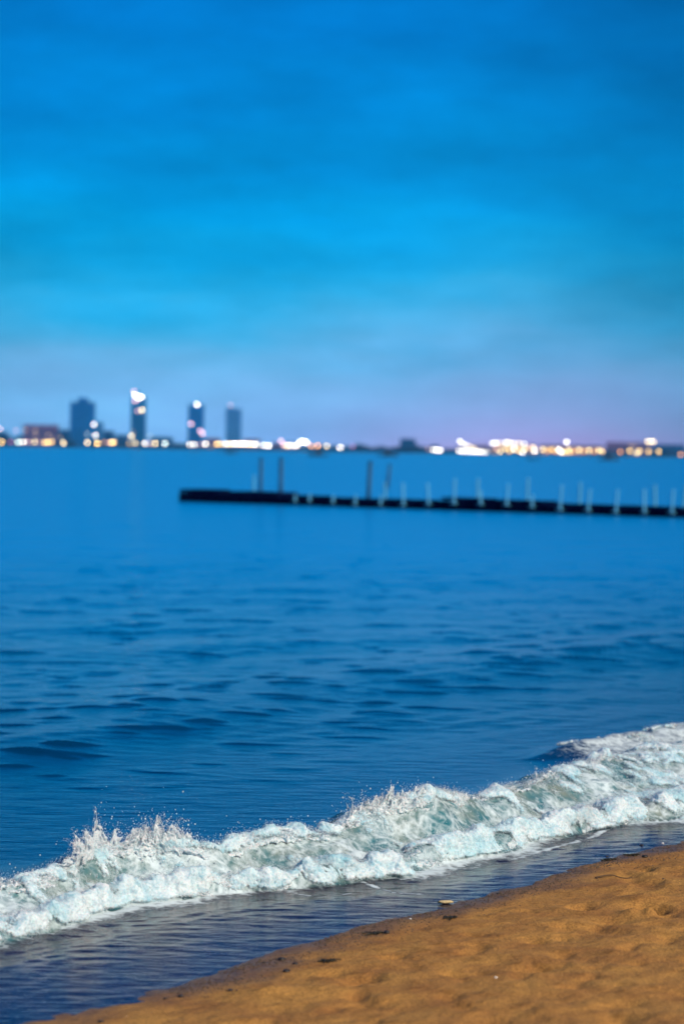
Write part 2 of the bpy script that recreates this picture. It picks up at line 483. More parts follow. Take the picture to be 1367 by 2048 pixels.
# ================================================================== SAND
tg2 = graded(3.6, 12.5, .016, -300, 400, 1.05)
sg2 = graded(2.6, 5.95, .013, -120, 6.6, 1.05)
T2, S2 = np.meshgrid(tg2, sg2, indexing='ij')
X2, Y2 = xy(T2, S2)
off = s_shore(T2) - S2            # metres up the beach from the water line
near = sstep(30, 12, np.sqrt(X2 ** 2 + Y2 ** 2))
base = np.where(off > 0, .055 * np.minimum(off, 30) , .06 * off)
base = base + .012 * np.tanh(off * 1.5) + .003
lump = fbm(X2 * 1.6, Y2 * 1.1, octv=2) * .010 + fbm(X2 * 5, Y2 * 3.6 + 7, octv=4, rough=.55) * .0095
pits = -np.clip(fbm(X2 * 5.5 + 30, Y2 * 4.0, octv=2) - .20, 0, None) * .045
dry = sstep(.02, .35, off)
Z2 = base + (lump * (.25 + .75 * dry) + pits * dry) + .003 * fbm(T2 * 6, S2 * 9, octv=3) * (1 - dry)
# the trodden hollow with its heaped rim on the right, and other footmarks
def dent(px, py, rx_, ry_, d, ang=0):
    global Z2
    g = ground(px, py, .08); d = d * 1.6
    ca, sa = math.cos(ang), math.sin(ang)
    dx, dy = X2 - g.x, Y2 - g.y
    u = (dx * ca + dy * sa) / rx_; v = (-dx * sa + dy * ca) / ry_
    Z2 = Z2 - d * np.exp(-(u * u + v * v)) + 0
for a in [(1283, 1798, .042, .06, .030), (1318, 1801, .035, .05, .026), (1300, 1815, .030, .05, -.020), (1262, 1812, .03, .06, -.010),
          (1330, 1816, .03, .05, .014), (1300, 1780, .09, .08, -.012), (1225, 1822, .06, .08, .012), (1290, 1708, .024, .07, .016),
          (1070, 1862, .035, .05, .012), (1115, 1897, .03, .06, .010), (1085, 1925, .04, .06, .010), (960, 1930, .03, .05, .010),
          (795, 1885, .03, .05, .010), (712, 1966, .03, .06, .014), (900, 1982, .04, .06, .010), (540, 1950, .06, .06, -.010),
          (1250, 2010, .05, .07, .012), (985, 2038, .04, .05, .012), (1340, 1870, .04, .06, .010)]:
    dent(*a)
P2 = np.stack([X2, Y2, Z2], -1)
me2 = grid_mesh('sand', P2)
wetn = off + .12 * fbm(T2 * 2.2, S2 * 3, octv=3) 
add_attr(me2, 'wet', 1 - sstep(-.06, .22, wetn))
add_attr(me2, 'off', off)
m_sand, nt, p = new_mat('beach_sand')
tcn = nd(nt, 'ShaderNodeTexCoord')
aw = nd(nt, 'ShaderNodeAttribute', attribute_name='wet')
nA = nd(nt, 'ShaderNodeTexNoise'); setin(nA, {'Scale': 4.3, 'Detail': 5.0, 'Roughness': .6})
nt.links.new(tcn.outputs['Object'], nA.inputs['Vector'])
nB = nd(nt, 'ShaderNodeTexNoise'); setin(nB, {'Scale': 150.0, 'Detail': 3.0, 'Roughness': .7})
nt.links.new(tcn.outputs['Object'], nB.inputs['Vector'])
nC = nd(nt, 'ShaderNodeTexNoise'); setin(nC, {'Scale': 14.0, 'Detail': 6.0, 'Roughness': .65})
nt.links.new(tcn.outputs['Object'], nC.inputs['Vector'])
c = mixcol(nt, maprange(nt, nA.outputs[0], .35, .65, 0, 1), (.35, .150, .044), (.50, .240, .062))
c = mixcol(nt, math_node(nt, 'MULTIPLY', maprange(nt, nC.outputs[0], .55, .72, 0, 1), .6), c, (.15, .060, .012))
c = mixcol(nt, 1.0, c, mixcol(nt, maprange(nt, nB.outputs[0], .3, .7, 0, 1), (.45, .45, .48), (1.4, 1.4, 1.35)), 'MULTIPLY')
wetc = mixcol(nt, maprange(nt, nC.outputs[0], .4, .6, 0, 1), (.075, .040, .024), (.16, .085, .035))
c = mixcol(nt, aw.outputs['Fac'], c, wetc)
nt.links.new(c, p.inputs['Base Color'])
nt.links.new(maprange(nt, aw.outputs['Fac'], 0, 1, .95, .42), p.inputs['Roughness'])
nt.links.new(maprange(nt, aw.outputs['Fac'], 0, 1, .15, .5), p.inputs['Specular IOR Level'])
bb = nd(nt, 'ShaderNodeBump'); setin(bb, {'Strength': .9, 'Distance': .022}); nt.links.new(nC.outputs[0], bb.inputs['Height'])
bb2 = nd(nt, 'ShaderNodeBump'); setin(bb2, {'Strength': .6, 'Distance': .003}); nt.links.new(nB.outputs[0], bb2.inputs['Height'])
nt.links.new(bb.outputs[0], bb2.inputs['Normal']); nt.links.new(bb2.outputs[0], p.inputs['Normal'])
sand = link('sand', me2, m_sand, smooth=True)
tag(sand, 'orange brown beach sand with footmarks and a dark wet edge', kind='structure')

def sand_z(x, y):
    i = np.argmin(np.abs(tg2 - (x * T[0] + y * T[1]))); j = np.argmin(np.abs(sg2 - (x * N[0] + y * N[1])))
    return float(Z2[i, j])

# ================================================================== FOAM (a liquid surface grown round a cloud of points)
pts = []; rad = []
def addp(t, s, z, r):
    x, y = xy(t, s)
    pts.append(np.stack([x, y, z], -1)); rad.append(r)

n = 210000
t = rng.uniform(4.7, 13.4, n); q = rng.uniform(-.05, 1.2, n)
s = s_front(t) + q * np.maximum(s_crest(t) - s_front(t), .15)
zz, _ = wave_profile(t, s)
cl = fbm(t * 4.2, s * 4.2, octv=3, rough=.6)              # clumps
crestm = np.exp(-((q - 1.0) / .14) ** 2) * (.55 + 1.2 * perlin(t * 1.7 + 3, s * 0 + .2))
rollm = np.exp(-((q - .16) / .22) ** 2) * 1.0
lefty = sstep(7.3, 6.2, t); righty = sstep(9.2, 10.2, t)
facem = (.16 + .34 * lefty + .42 * righty) * (q > .2) * (q < 1.05)
dens = np.clip(crestm + rollm + facem, 0, 1) + cl * .8
keep = dens > .56 + rng.uniform(-.06, .06, n)
thick = np.clip((dens - .56) * 3, 0, 1)
bil = np.abs(perlin(t * 5, s * 5 + 3))
bulge = (.42 - bil) * .075 * (rollm + crestm * .9 + .2) * thick
r = .0065 + .011 * thick * (.6 + .6 * np.abs(perlin(t * 9, s * 9)))
z = zz + bulge - .004
edge_ = np.clip(thick * 4, 0, 1)
addp(t[keep], s[keep], (zz + (z - zz) * edge_ - .006 * (1 - edge_))[keep], r[keep])
# feathered foot of the foam
n = 9000
t = rng.uniform(4.7, 13, n); s = s_front(t) - rng.exponential(.035, n)
k = perlin(t * 4, s * 6) + .15 > rng.uniform(-.2, .4, n)
# second line of foam behind on the right
n = 22000
t = rng.uniform(sec_t[0] + .5, 14.2, n)
s = tab(t, sec_t, sec_s) + rng.normal(0, .09, n) - .03
k = (perlin(t * 3.2, s * 5) + .6 * perlin(t * 9, s * 9)) > rng.uniform(-.1, .4, n) + .5 * (1 - sstep(sec_t[0] + .5, sec_t[0] + 1.7, t))
zb = sec_height(t, s) + wave_profile(t, s)[0]
addp(t[k], s[k], zb[k] + rng.uniform(-.004, .012, k.sum()), rng.uniform(.0045, .009, k.sum()))

drops = []
body_pts, body_rad = pts, rad
pts, rad = [], []
def strand(t0, s0, z0, vt, vs, vz, dur, r0, r1, wob=.004):
    """one thrown ligament of water along a ballistic arc"""
    m = max(6, int(dur * 160)); u = np.linspace(0, 1, m)
    tau = u * dur
    tt = t0 + vt * tau + wob * np.sin(u * 9 + random.random() * 6) * u
    s_ = s0 + vs * tau + wob * np.cos(u * 7 + random.random() * 6) * u
    z_ = z0 + vz * tau - 4.9 * tau ** 2
    r_ = r0 + (r1 - r0) * u ** .7
    # beads
    r_ = r_ * (1 + .25 * np.sin(u * m * .55 + random.random() * 6))
    addp(tt, s_, z_, np.maximum(r_, .0022))
    for _ in range(random.choice((0, 1, 1, 2))):
        e = random.uniform(.01, .05)
        k = dur + e / max(.4, abs(vz))
        drops.append((t0 + vt * k + random.gauss(0, .008), s0 + vs * k + random.gauss(0, .008), z0 + vz * k - 4.9 * k * k + random.gauss(0, .006), random.uniform(.0015, .0042)))

def sheet(px, wid, hgt, lean, n_, seed, net=1.0, bow=.05, ds=0.0):
    """a thrown curtain of water, torn into a net towards its top"""
    tc0 = at_crest(px)
    u = rng.uniform(-1, 1, n_); v = rng.uniform(0, 1, n_) ** 1.1
    env = np.exp(-(u * 1.25) ** 2)
    teeth = .62 + .75 * np.clip(perlin(u * 3.2 + seed, u * 0 + seed), -.5, .6) + .35 * perlin(u * 9 + seed, u * 0 + 7)
    H = hgt * env * teeth
    web = np.abs(perlin(u * 5.5 * wid / .08 + seed * 3 + v * 1.5, v * 4.5 * hgt / .12, u * 0 + seed)) + .35 * np.abs(perlin(u * 15 * wid / .08, v * 11 + seed))
    keep = web < .62 - .50 * v * net + rng.uniform(-.03, .03, n_)
    t = tc0 + u * wid * (.75 + .35 * v) + lean * v ** 1.3
    s_ = s_crest(t) + ds + bow * v * (u * u - .3) + .012 * perlin(u * 4 + seed, v * 4) - .02 * v
    z = wave_profile(t, s_)[0] - .01 + v * H
    r = .0060 - .0036 * v
    addp(t[keep], s_[keep], z[keep], np.maximum(r[keep], .0023))

def at_crest(px):
    """shore coordinates of the crest seen at image column px (of 1367)"""
    tt = np.linspace(5, 13.5, 600)
    x, y = xy(tt, s_crest(tt))
    u = 683.5 + x / y * FPX
    return float(np.interp(px, u, tt))

# splash 1 (leaning left), splash 2 (spiky fan), smaller ones along the crest: column, number, height m, lean, spread
SPL = [(192, 34, .095, -.60, .20, .075), (238, 16, .09, .1, .2, .05), (318, 80, .135, .0, .26, .10), (355, 46, .09, .12, .22, .09), (280, 34, .07, -.1, .2, .08),
       (400, 20, .05, .2, .2, .06), (478, 6, .07, 0, .1, .03), (567, 7, .075, -.1, .1, .03), (640, 14, .045, -.2, .1, .05), (712, 30, .07, -.05, .16, .06),
       (735, 22, .075, .0, .16, .05), (775, 70, .085, .0, .2, .09), (815, 46, .065, .1, .2, .08), (900, 36, .07, 0, .16, .06), (925, 18, .05, .1, .15, .05),
       (1000, 14, .04, 0, .15, .09), (1092, 14, .055, -.1, .12, .04), (1180, 20, .06, 0, .15, .07), (1250, 14, .05, 0, .15, .08), (130, 12, .05, -.1, .15, .08), (60, 12, .04, -.1, .15, .08)]
SH = [(188, .13, .24, -.17, 42000, 1.3, .72, .05, -.02), (215, .12, .16, -.06, 16000, 5.3, .8, .04, .03), (240, .09, .11, .02, 12000, 2.9, 1.0, .03, .02), (315, .13, .17, .0, 30000, 4.2, .55, .05, 0.0), (350, .15, .11, .03, 16000, 6.6, .9, .04, .03),
       (270, .08, .09, -.01, 8000, 8.8, 1.1, .03, 0.0), (715, .10, .10, -.02, 12000, 11.7, .8, .04, 0.0), (775, .11, .15, .0, 22000, 13.1, .35, .04, 0.0), (830, .14, .075, .02, 14000, 15.4, .5, .04, 0.0),
       (905, .09, .09, .0, 12000, 17.2, .5, .04, 0.0), (490, .12, .05, .0, 9000, 19.9, .6, .03, 0.0), (640, .12, .04, -.02, 7000, 21.3, .9, .03, 0.0), (1000, .2, .045, 0, 10000, 23.1, .6, .03, 0.0),
       (1100, .15, .06, -.02, 10000, 25.1, .7, .03, 0.0), (1200, .2, .06, 0, 10000, 27.3, .6, .03, 0.0), (130, .12, .06, -.03, 7000, 29.4, .8, .03, 0.0)]
for px_, w_, h_, sd_, n_ in [(318, .13, .15, 31, 7), (775, .11, .12, 37, 8), (820, .12, .09, 41, 6), (905, .08, .085, 43, 4), (715, .05, .05, 47, 2), (215, .08, .07, 53, 3), (350, .10, .08, 57, 3), (490, .1, .04, 59, 3), (1190, .12, .05, 61, 3)]:
    for i_ in range(n_):
        SH.append((px_ + random.uniform(-18, 18), w_ * random.uniform(.7, 1), h_ * random.uniform(.6, 1), random.uniform(-.02, .02), int(90000 * w_), sd_ + i_ * 3.7, .30, .02, -.035 + .07 * i_ / n_))
for i_ in range(60):
    SH.append((-30 + i_ * 24 + random.uniform(-12, 12), random.uniform(.03, .09), random.uniform(.02, .055), random.uniform(-.05, .05), 3200, 80 + i_ * 2.3, random.uniform(.7, 1.1), .02, random.uniform(-.05, .02)))
for i_ in range(90):
    px_ = -30 + i_ * 16 + random.uniform(-10, 10); tq = float(at_crest(px_))
    w_ = float(s_crest(np.array(tq)) - s_front(np.array(tq)))
    SH.append((px_, random.uniform(.025, .07), random.uniform(.02, .062), random.uniform(-.04, .04), 3200, 180 + i_ * 1.9, random.uniform(.6, 1.0), .02, -w_ * random.uniform(.45, .95)))
for a_ in SH:
    sheet(*a_)
for px, cnt, hgt, lean, spr, wid in SPL:
    tc0 = at_crest(px)
    for k in range(cnt // 3):
        t0 = tc0 + random.gauss(0, wid * .6); s0 = float(s_crest(np.array(t0))) + random.gauss(0, .03)
        z0 = float(wave_profile(np.array(t0), np.array(s0))[0]) - .005
        f = math.exp(-((t0 - tc0) / (wid * .8)) ** 2)
        hh = hgt * (.35 + .65 * f) * random.uniform(.35, 1.0) ** .8
        vz = math.sqrt(2 * 9.8 * hh)
        dur = vz / 9.8 * random.uniform(.75, 1.15)
        vt = (lean * .8 + random.gauss(0, spr) + (t0 - tc0) / wid * .12)
        vs_ = (-lean * .3 + random.gauss(0, spr * .5))
        strand(t0, s0, z0, vt / max(dur, .05) * .12, vs_ / max(dur, .05) * .12, vz, dur, random.uniform(.003, .006), .0021)
# fluffy heads on the crest
ng = bpy.data.node_groups.new('grow_foam', 'GeometryNodeTree')
ng.interface.new_socket('Geometry', in_out='INPUT', socket_type='NodeSocketGeometry')
ng.interface.new_socket('Geometry', in_out='OUTPUT', socket_type='NodeSocketGeometry')
gi = ng.nodes.new('NodeGroupInput'); go = ng.nodes.new('NodeGroupOutput')
m2p = ng.nodes.new('GeometryNodeMeshToPoints'); ra = ng.nodes.new('GeometryNodeInputNamedAttribute'); ra.data_type = 'FLOAT'
ra.inputs['Name'].default_value = 'rad'
p2v = ng.nodes.new('GeometryNodePointsToVolume'); p2v.resolution_mode = 'VOXEL_SIZE'
p2v.inputs['Density'].default_value = 1.0
v2m = ng.nodes.new('GeometryNodeVolumeToMesh'); v2m.resolution_mode = 'GRID'; v2m.inputs['Threshold'].default_value = .35
v2m.inputs['Adaptivity'].default_value = 0.0
L = ng.links.new
L(gi.outputs[0], m2p.inputs['Mesh']); L(ra.outputs[0], m2p.inputs['Radius']); L(m2p.outputs[0], p2v.inputs['Points']); L(ra.outputs[0], p2v.inputs['Radius'])
L(p2v.outputs[0], v2m.inputs['Volume']); L(v2m.outputs[0], go.inputs[0])
def grow(pts, rad, voxel, big):
    PTS = np.concatenate(pts); RAD = np.concatenate(rad)
    p2v.inputs['Voxel Size'].default_value = voxel
    pm = bpy.data.meshes.new('foam_points')
    pm.vertices.add(len(PTS)); pm.vertices.foreach_set('co', PTS.reshape(-1).astype(np.float32))
    add_attr(pm, 'rad', RAD)
    po = bpy.data.objects.new('foam_points', pm); COL.objects.link(po)
    md = po.modifiers.new('g', 'NODES'); md.node_group = ng
    dg = bpy.context.evaluated_depsgraph_get()
    fm = bpy.data.meshes.new_from_object(po.evaluated_get(dg))
    bpy.data.objects.remove(po); bpy.data.meshes.remove(pm)
    nv = len(fm.vertices)
    print('points', len(PTS), 'verts', nv)
    co = np.empty(nv * 3, np.float32); fm.vertices.foreach_get('co', co); co = co.reshape(-1, 3).astype(float)
    no = np.empty(nv * 3, np.float32); fm.vertex_normals.foreach_get('vector', no); no = no.reshape(-1, 3).astype(float)
    cx, cy, cz = co.T
    if big:
        d = .022 * (.35 - np.abs(perlin(cx * 10, cy * 10, cz * 10))) + .010 * (.35 - np.abs(perlin(cx * 24 + 5, cy * 24, cz * 24))) \
            + .006 * (.3 - np.abs(perlin(cx * 50, cy * 50 + 3, cz * 50))) + .0055 * perlin(cx * 95, cy * 95, cz * 95)
    else:
        d = .0016 * perlin(cx * 90, cy * 90, cz * 90)
    co2 = co + no * d[:, None]
    fm.vertices.foreach_set('co', co2.reshape(-1).astype(np.float32)); fm.update()
    tt, s_ = co2[:, 0] * T[0] + co2[:, 1] * T[1], co2[:, 0] * N[0] + co2[:, 1] * N[1]
    hgt = co2[:, 2] - wave_profile(tt, s_)[0]
    if big: hgt -= sec_height(tt, s_)
    add_attr(fm, 'thick', sstep(.0, .045, hgt) if big else .92 - 1.4 * np.clip(hgt - .05, 0, .16))
    add_attr(fm, 'pale', hgt * 0 + (0.0 if big else 1.0))
    fm.materials.clear()
    return fm
fm = grow(body_pts, body_rad, .0048, True)
fs = grow(pts, rad, .0027, False)
# thin foam shows water through it: mud and teal where the sheet is low
m_foam, nt, p = new_mat('sea_foam')
tcn = nd(nt, 'ShaderNodeTexCoord')
n1 = nd(nt, 'ShaderNodeTexNoise'); setin(n1, {'Scale': 4.2, 'Detail': 5.0, 'Roughness': .6}); nt.links.new(tcn.outputs['Object'], n1.inputs['Vector'])
n2 = nd(nt, 'ShaderNodeTexNoise'); setin(n2, {'Scale': 3.1, 'Detail': 3.0, 'Roughness': .55})
mpx = nd(nt, 'ShaderNodeMapping'); setin(mpx, {'Location': (11.3, 4.1, 0)}); nt.links.new(tcn.outputs['Object'], mpx.inputs[0]); nt.links.new(mpx.outputs[0], n2.inputs['Vector'])
n3 = nd(nt, 'ShaderNodeTexNoise'); setin(n3, {'Scale': 110.0, 'Detail': 4.0, 'Roughness': .7}); nt.links.new(tcn.outputs['Object'], n3.inputs['Vector'])
c = mixcol(nt, maprange(nt, n1.outputs[0], .48, .66, 0, .6), (.88, .95, .98), (.40, .73, .82))
c = mixcol(nt, maprange(nt, n2.outputs[0], .60, .72, 0, .7), c, (.40, .33, .30))
c = mixcol(nt, maprange(nt, n3.outputs[0], .45, .7, 0, .35), c, (.26, .52, .62))
n4 = nd(nt, 'ShaderNodeTexNoise'); setin(n4, {'Scale': 15.0, 'Detail': 7.0, 'Roughness': .75, 'Distortion': .8}); nt.links.new(tcn.outputs['Object'], n4.inputs['Vector'])
c = mixcol(nt, maprange(nt, n4.outputs[0], .48, .70, 0, .85), c, (.16, .48, .60))
ap_ = nd(nt, 'ShaderNodeAttribute', attribute_name='pale')
c = mixcol(nt, math_node(nt, 'MULTIPLY', ap_.outputs['Fac'], .75), c, (.88, .95, .98))
nt.links.new(c, p.inputs['Base Color'])
setin(p, {'Roughness': .55, 'Specular IOR Level': .35, 'Subsurface Weight': .5, 'Subsurface Radius': (.5, .9, 1.0), 'Subsurface Scale': .02})
bb = nd(nt, 'ShaderNodeBump'); setin(bb, {'Strength': 1.0, 'Distance': .006}); nt.links.new(math_node(nt, 'ADD', n3.outputs[0], math_node(nt, 'MULTIPLY', n4.outputs[0], 1.5)), bb.inputs['Height'])
nt.links.new(bb.outputs[0], p.inputs['Normal'])
tr = nd(nt, 'ShaderNodeBsdfTranslucent'); tr.inputs[0].default_value = (.6, .85, .9, 1)
mx = nd(nt, 'ShaderNodeMixShader'); mx.inputs[0].default_value = .12
out = nt.nodes['Material Output']
nt.links.new(p.outputs[0], mx.inputs[1]); nt.links.new(tr.outputs[0], mx.inputs[2])
# (see-through froth)
# thin foam is a loose froth one can partly see through
at_ = nd(nt, 'ShaderNodeAttribute', attribute_name='thick')
holes = math_node(nt, 'ADD', math_node(nt, 'MULTIPLY', n4.outputs[0], 1.0), math_node(nt, 'MULTIPLY', n3.outputs[0], .45))
al = math_node(nt, 'ADD', math_node(nt, 'SUBTRACT', holes, .78), math_node(nt, 'MULTIPLY', at_.outputs['Fac'], 1.15))
al = maprange(nt, al, -.05, .38, 0.0, 1.0, True)
tp_ = nd(nt, 'ShaderNodeBsdfTransparent')
mz = nd(nt, 'ShaderNodeMixShader'); nt.links.new(al, mz.inputs[0]); nt.links.new(tp_.outputs[0], mz.inputs[1]); nt.links.new(mx.outputs[0], mz.inputs[2])
nt.links.new(mz.outputs[0], out.inputs[0])
foam = link('breaking_foam', fm, m_foam, smooth=True)
tag(foam, 'white churning foam and splashes of the small wave breaking on the beach', kind='stuff')

tag(link('splash', fs, m_foam, smooth=True), 'torn curtains and spikes of water thrown up from the wave crest', kind='stuff')
# ---- spray: free drops
for px, cnt, hgt, wid in [(212, 160, .16, .12), (318, 330, .15, .16), (355, 160, .11, .12), (480, 70, .08, .1), (567, 60, .09, .08), (640, 120, .07, .15), (735, 220, .09, .10),
                     (800, 160, .09, .16), (905, 120, .08, .1), (1090, 90, .06, .1), (1190, 150, .07, .15), (1300, 120, .06, .2), (60, 80, .05, .12), (130, 60, .06, .1)]:
    tc0 = at_crest(px)
    for k in range(cnt):
        t0 = random.gauss(tc0, wid * .6); s0 = float(s_crest(np.array(t0))) + random.gauss(0, .06)
        z0 = float(wave_profile(np.array(t0), np.array(s0))[0]) + abs(random.gauss(0, hgt * .5)) * math.exp(-((t0 - tc0) / wid) ** 2 * .7)
        drops.append((t0, s0, z0, .0009 + .0022 * random.random() ** 3))
for k in range(1400):
    t0 = random.uniform(4.9, 13.2); q0 = random.uniform(0, 1.1)
    s0 = float(s_front(np.array(t0)) + q0 * (s_crest(np.array(t0)) - s_front(np.array(t0))))
    drops.append((t0, s0, float(wave_profile(np.array(t0), np.array(s0))[0]) + .012 + abs(random.gauss(0, .014)), random.uniform(.001, .0026)))
# froth: the loose bubbles and mist that sit on the foam and fly off it
def froth(me, count, reach, seed):
    r_ = np.random.default_rng(seed); nv = len(me.vertices)
    c = np.empty(nv * 3, np.float32); me.vertices.foreach_get('co', c); c = c.reshape(-1, 3)
    n_ = np.empty(nv * 3, np.float32); me.vertex_normals.foreach_get('vector', n_); n_ = n_.reshape(-1, 3)
    i = r_.integers(0, nv, count * 2)
    i = i[(n_[i, 2] > -.2)][:count]
    m = len(i)
    p_ = c[i] + n_[i] * r_.exponential(reach, m)[:, None] + np.abs(r_.normal(0, reach, (m, 3))) * np.array([.6, .6, 1.2])
    return p_, r_.uniform(.0007, .0019, m)
fa, fr1 = froth(fm, 80000, .0045, 3); fb, fr2 = froth(fs, 26000, .008, 4)
FC = np.concatenate([fa, fb]); FR = np.concatenate([fr1, fr2])
octv_ = np.array([(1, 0, 0), (-1, 0, 0), (0, 1, 0), (0, -1, 0), (0, 0, 1), (0, 0, -1)], float)
octf = np.array([(0, 2, 4), (2, 1, 4), (1, 3, 4), (3, 0, 4), (2, 0, 5), (1, 2, 5), (3, 1, 5), (0, 3, 5)])
FV = (FC[:, None, :] + octv_[None] * FR[:, None, None]).reshape(-1, 3)
FF = (octf[None] + (np.arange(len(FC)) * 6)[:, None, None]).reshape(-1).astype(np.int32)
frm = bpy.data.meshes.new('froth'); frm.vertices.add(len(FV)); frm.vertices.foreach_set('co', FV.reshape(-1).astype(np.float32))
nft = len(FF) // 3
frm.loops.add(len(FF)); frm.loops.foreach_set('vertex_index', FF); frm.polygons.add(nft)
frm.polygons.foreach_set('loop_start', np.arange(0, nft * 3, 3, dtype=np.int32)); frm.polygons.foreach_set('loop_total', np.full(nft, 3, dtype=np.int32))
frm.update(calc_edges=True); add_attr(frm, 'thick', np.full(len(FV), .9)); add_attr(frm, 'pale', np.full(len(FV), .5))
tag(link('froth', frm, m_foam, smooth=True), 'loose bubbles and mist over the white water', kind='stuff')
ph = (1 + 5 ** .5) / 2
ico = np.array([(-1, ph, 0), (1, ph, 0), (-1, -ph, 0), (1, -ph, 0), (0, -1, ph), (0, 1, ph), (0, -1, -ph), (0, 1, -ph), (ph, 0, -1), (ph, 0, 1), (-ph, 0, -1), (-ph, 0, 1)]) / math.sqrt(1 + ph * ph)
icf = np.array([(0, 11, 5), (0, 5, 1), (0, 1, 7), (0, 7, 10), (0, 10, 11), (1, 5, 9), (5, 11, 4), (11, 10, 2), (10, 7, 6), (7, 1, 8), (3, 9, 4), (3, 4, 2), (3, 2, 6), (3, 6, 8), (3, 8, 9), (4, 9, 5), (2, 4, 11), (6, 2, 10), (8, 6, 7), (9, 8, 1)])
D = np.array(drops); dx, dy = xy(D[:, 0], D[:, 1])
C3 = np.stack([dx, dy, D[:, 2]], -1)
V = (C3[:, None, :] + ico[None] * D[:, 3][:, None, None] * np.stack([np.ones(len(D)), np.ones(len(D)), rng.uniform(.9, 1.5, len(D))], -1)[:, None, :]).reshape(-1, 3)
F = (icf[None] + (np.arange(len(D)) * 12)[:, None, None]).reshape(-1, 3)
dm = bpy.data.meshes.new('spray'); dm.from_pydata(V.tolist(), [], F.tolist()); dm.update(); add_attr(dm, 'thick', np.full(len(V), .8)); add_attr(dm, 'pale', np.ones(len(V)))
spray = link('spray', dm, m_foam, smooth=True)
tag(spray, 'white drops of spray thrown up along the wave crest', kind='stuff')

# ================================================================== THINGS ON THE BEACH
m_peb = simple('dark_pebble', (.022, .016, .014), .5, bump=.3)
m_shell = simple('pale_shell', (.52, .38, .19), .6, noise=.15, scale=30, bump=.4, bscale=90)
m_white = simple('white_shell', (.75, .68, .60), .5, noise=.1)
m_twig = simple('twig_bark', (.10, .05, .02), .8, bump=.4)
m_weed = simple('wet_weed', (.030, .022, .006), .45, noise=.4, scale=40)
def rock(name, px, py, w, dpt, h, mat, seed, z=None, lab=None, cat='pebble', grp=None):
    g = ground(px, py, .02)
    zz_ = sand_z(g.x, g.y) if z is None else z
    vs_, fs_ = [], []
    nu, nvv = 12, 7
    for j in range(nvv):
        a = math.pi * j / (nvv - 1)
        for i in range(nu):
            b = 2 * math.pi * i / nu
            x, y, z_ = math.sin(a) * math.cos(b), math.sin(a) * math.sin(b), math.cos(a)
            k = 1 + .28 * float(perlin(np.array(x * 1.4 + seed), np.array(y * 1.4), np.array(z_ * 1.4)))
            k /= max(abs(x), abs(y), abs(z_)) ** .35
            vs_.append((x * w / 2 * k, y * dpt / 2 * k, z_ * h / 2 * k))
    for j in range(nvv - 1):
        for i in range(nu):
            i2 = (i + 1) % nu
            fs_.append((j * nu + i, (j + 1) * nu + i, (j + 1) * nu + i2, j * nu + i2))
    me = bpy.data.meshes.new(name); me.from_pydata(vs_, [], fs_); me.update()
    o = link(name, me, mat, smooth=True)
    o.location = (g.x, g.y, zz_ + h * .25)
    o.rotation_euler = (0, 0, seed)
    tag(o, lab, cat, grp)
    return o
ch = rock('shell', 890, 1797, .060, .030, .013, m_shell, .3, z=.004, lab='pale cream shell lying in the thin water at the edge of the sand', cat='shell')
ch.rotation_euler = (0, 0, .15)
pebs = [(1282, 1681, .022, 'dark pebble on the wet sand at the far right, by the small white shell'), (1288, 1708, .024, 'dark pebble in the hollow at the upper right of the dry sand'),
        (1213, 1703, .018, 'dark pebble at the upper right bend of the water line'), (1219, 1692, .012, 'tiny dark pebble just behind the pebble at the water line bend'),
        (995, 1779, .014, 'dark pebble at the water line between the pale shell and the twig'), (912, 1817, .013, 'dark pebble just below the pale cream shell'),
        (773, 1866, .024, 'dark pebble at the right end of the weed patch'), (625, 1853, .018, 'dark pebble alone in the shallow water left of the shell'),
        (528, 1918, .012, 'small dark pebble in the wet sand left of the flat dark stone'), (563, 1912, .026, 'flat dark stone in the wet sand left of the weed patch'),
        (573, 1944, .022, 'dark pebble on the dry side of the wet edge below the flat stone'), (361, 1985, .018, 'dark pebble on the wet edge at lower left'),
        (330, 1988, .013, 'small dark pebble left of the lower left pebble pair'), (202, 2041, .016, 'dark pebble at the very bottom left corner of the sand'),
        (461, 1981, .016, 'dark pebble on the sand above the bottom left'), (590, 1926, .018, 'dark pebble at the right of the flat dark stone'), (1325, 1766, .010, 'tiny dark pebble above the trodden hollow on the right')]
for i, (x, y, w, lab) in enumerate(pebs):
    rock('pebble', x, y, w, w * random.uniform(.7, 1.2), w * random.uniform(.4, .6), m_peb, i * 1.7 + 1, lab=lab, grp='dark pebbles along the water line')
rock('shell', 1324, 1677, .016, .012, .007, m_white, 4.4, lab='small white shell at the far right of the wet sand', cat='shell')
rock('shell', 820, 1829, .016, .010, .005, m_white, 5.4, lab='small whitish shell fragment lower left of the cream shell in the shallow edge', cat='shell')
rock('shell', 990, 1985, .010, .008, .006, m_white, 6.4, lab='tiny pinkish white shell bit alone on the dry sand at the bottom', cat='shell')
# twig
g0, g1 = ground(1190, 1749, .03), ground(1262, 1745, .03)
mb = MB(); ptl = []
for k in range(9):
    u = k / 8; pnt = g0.lerp(g1, u); pnt.z = sand_z(pnt.x, pnt.y) + .004 + .003 * math.sin(u * 5)
    pnt.y += .01 * math.sin(u * 4); ptl.append(pnt)
mb.tube([p_ - ptl[0] for p_ in ptl], [.0042 - .0003 * k for k in range(9)], 6)
tw = mb.build('twig', m_twig, smooth=True); tw.location = ptl[0]
tag(tw, 'thin dark twig lying on the dry sand at the upper right', 'twig')
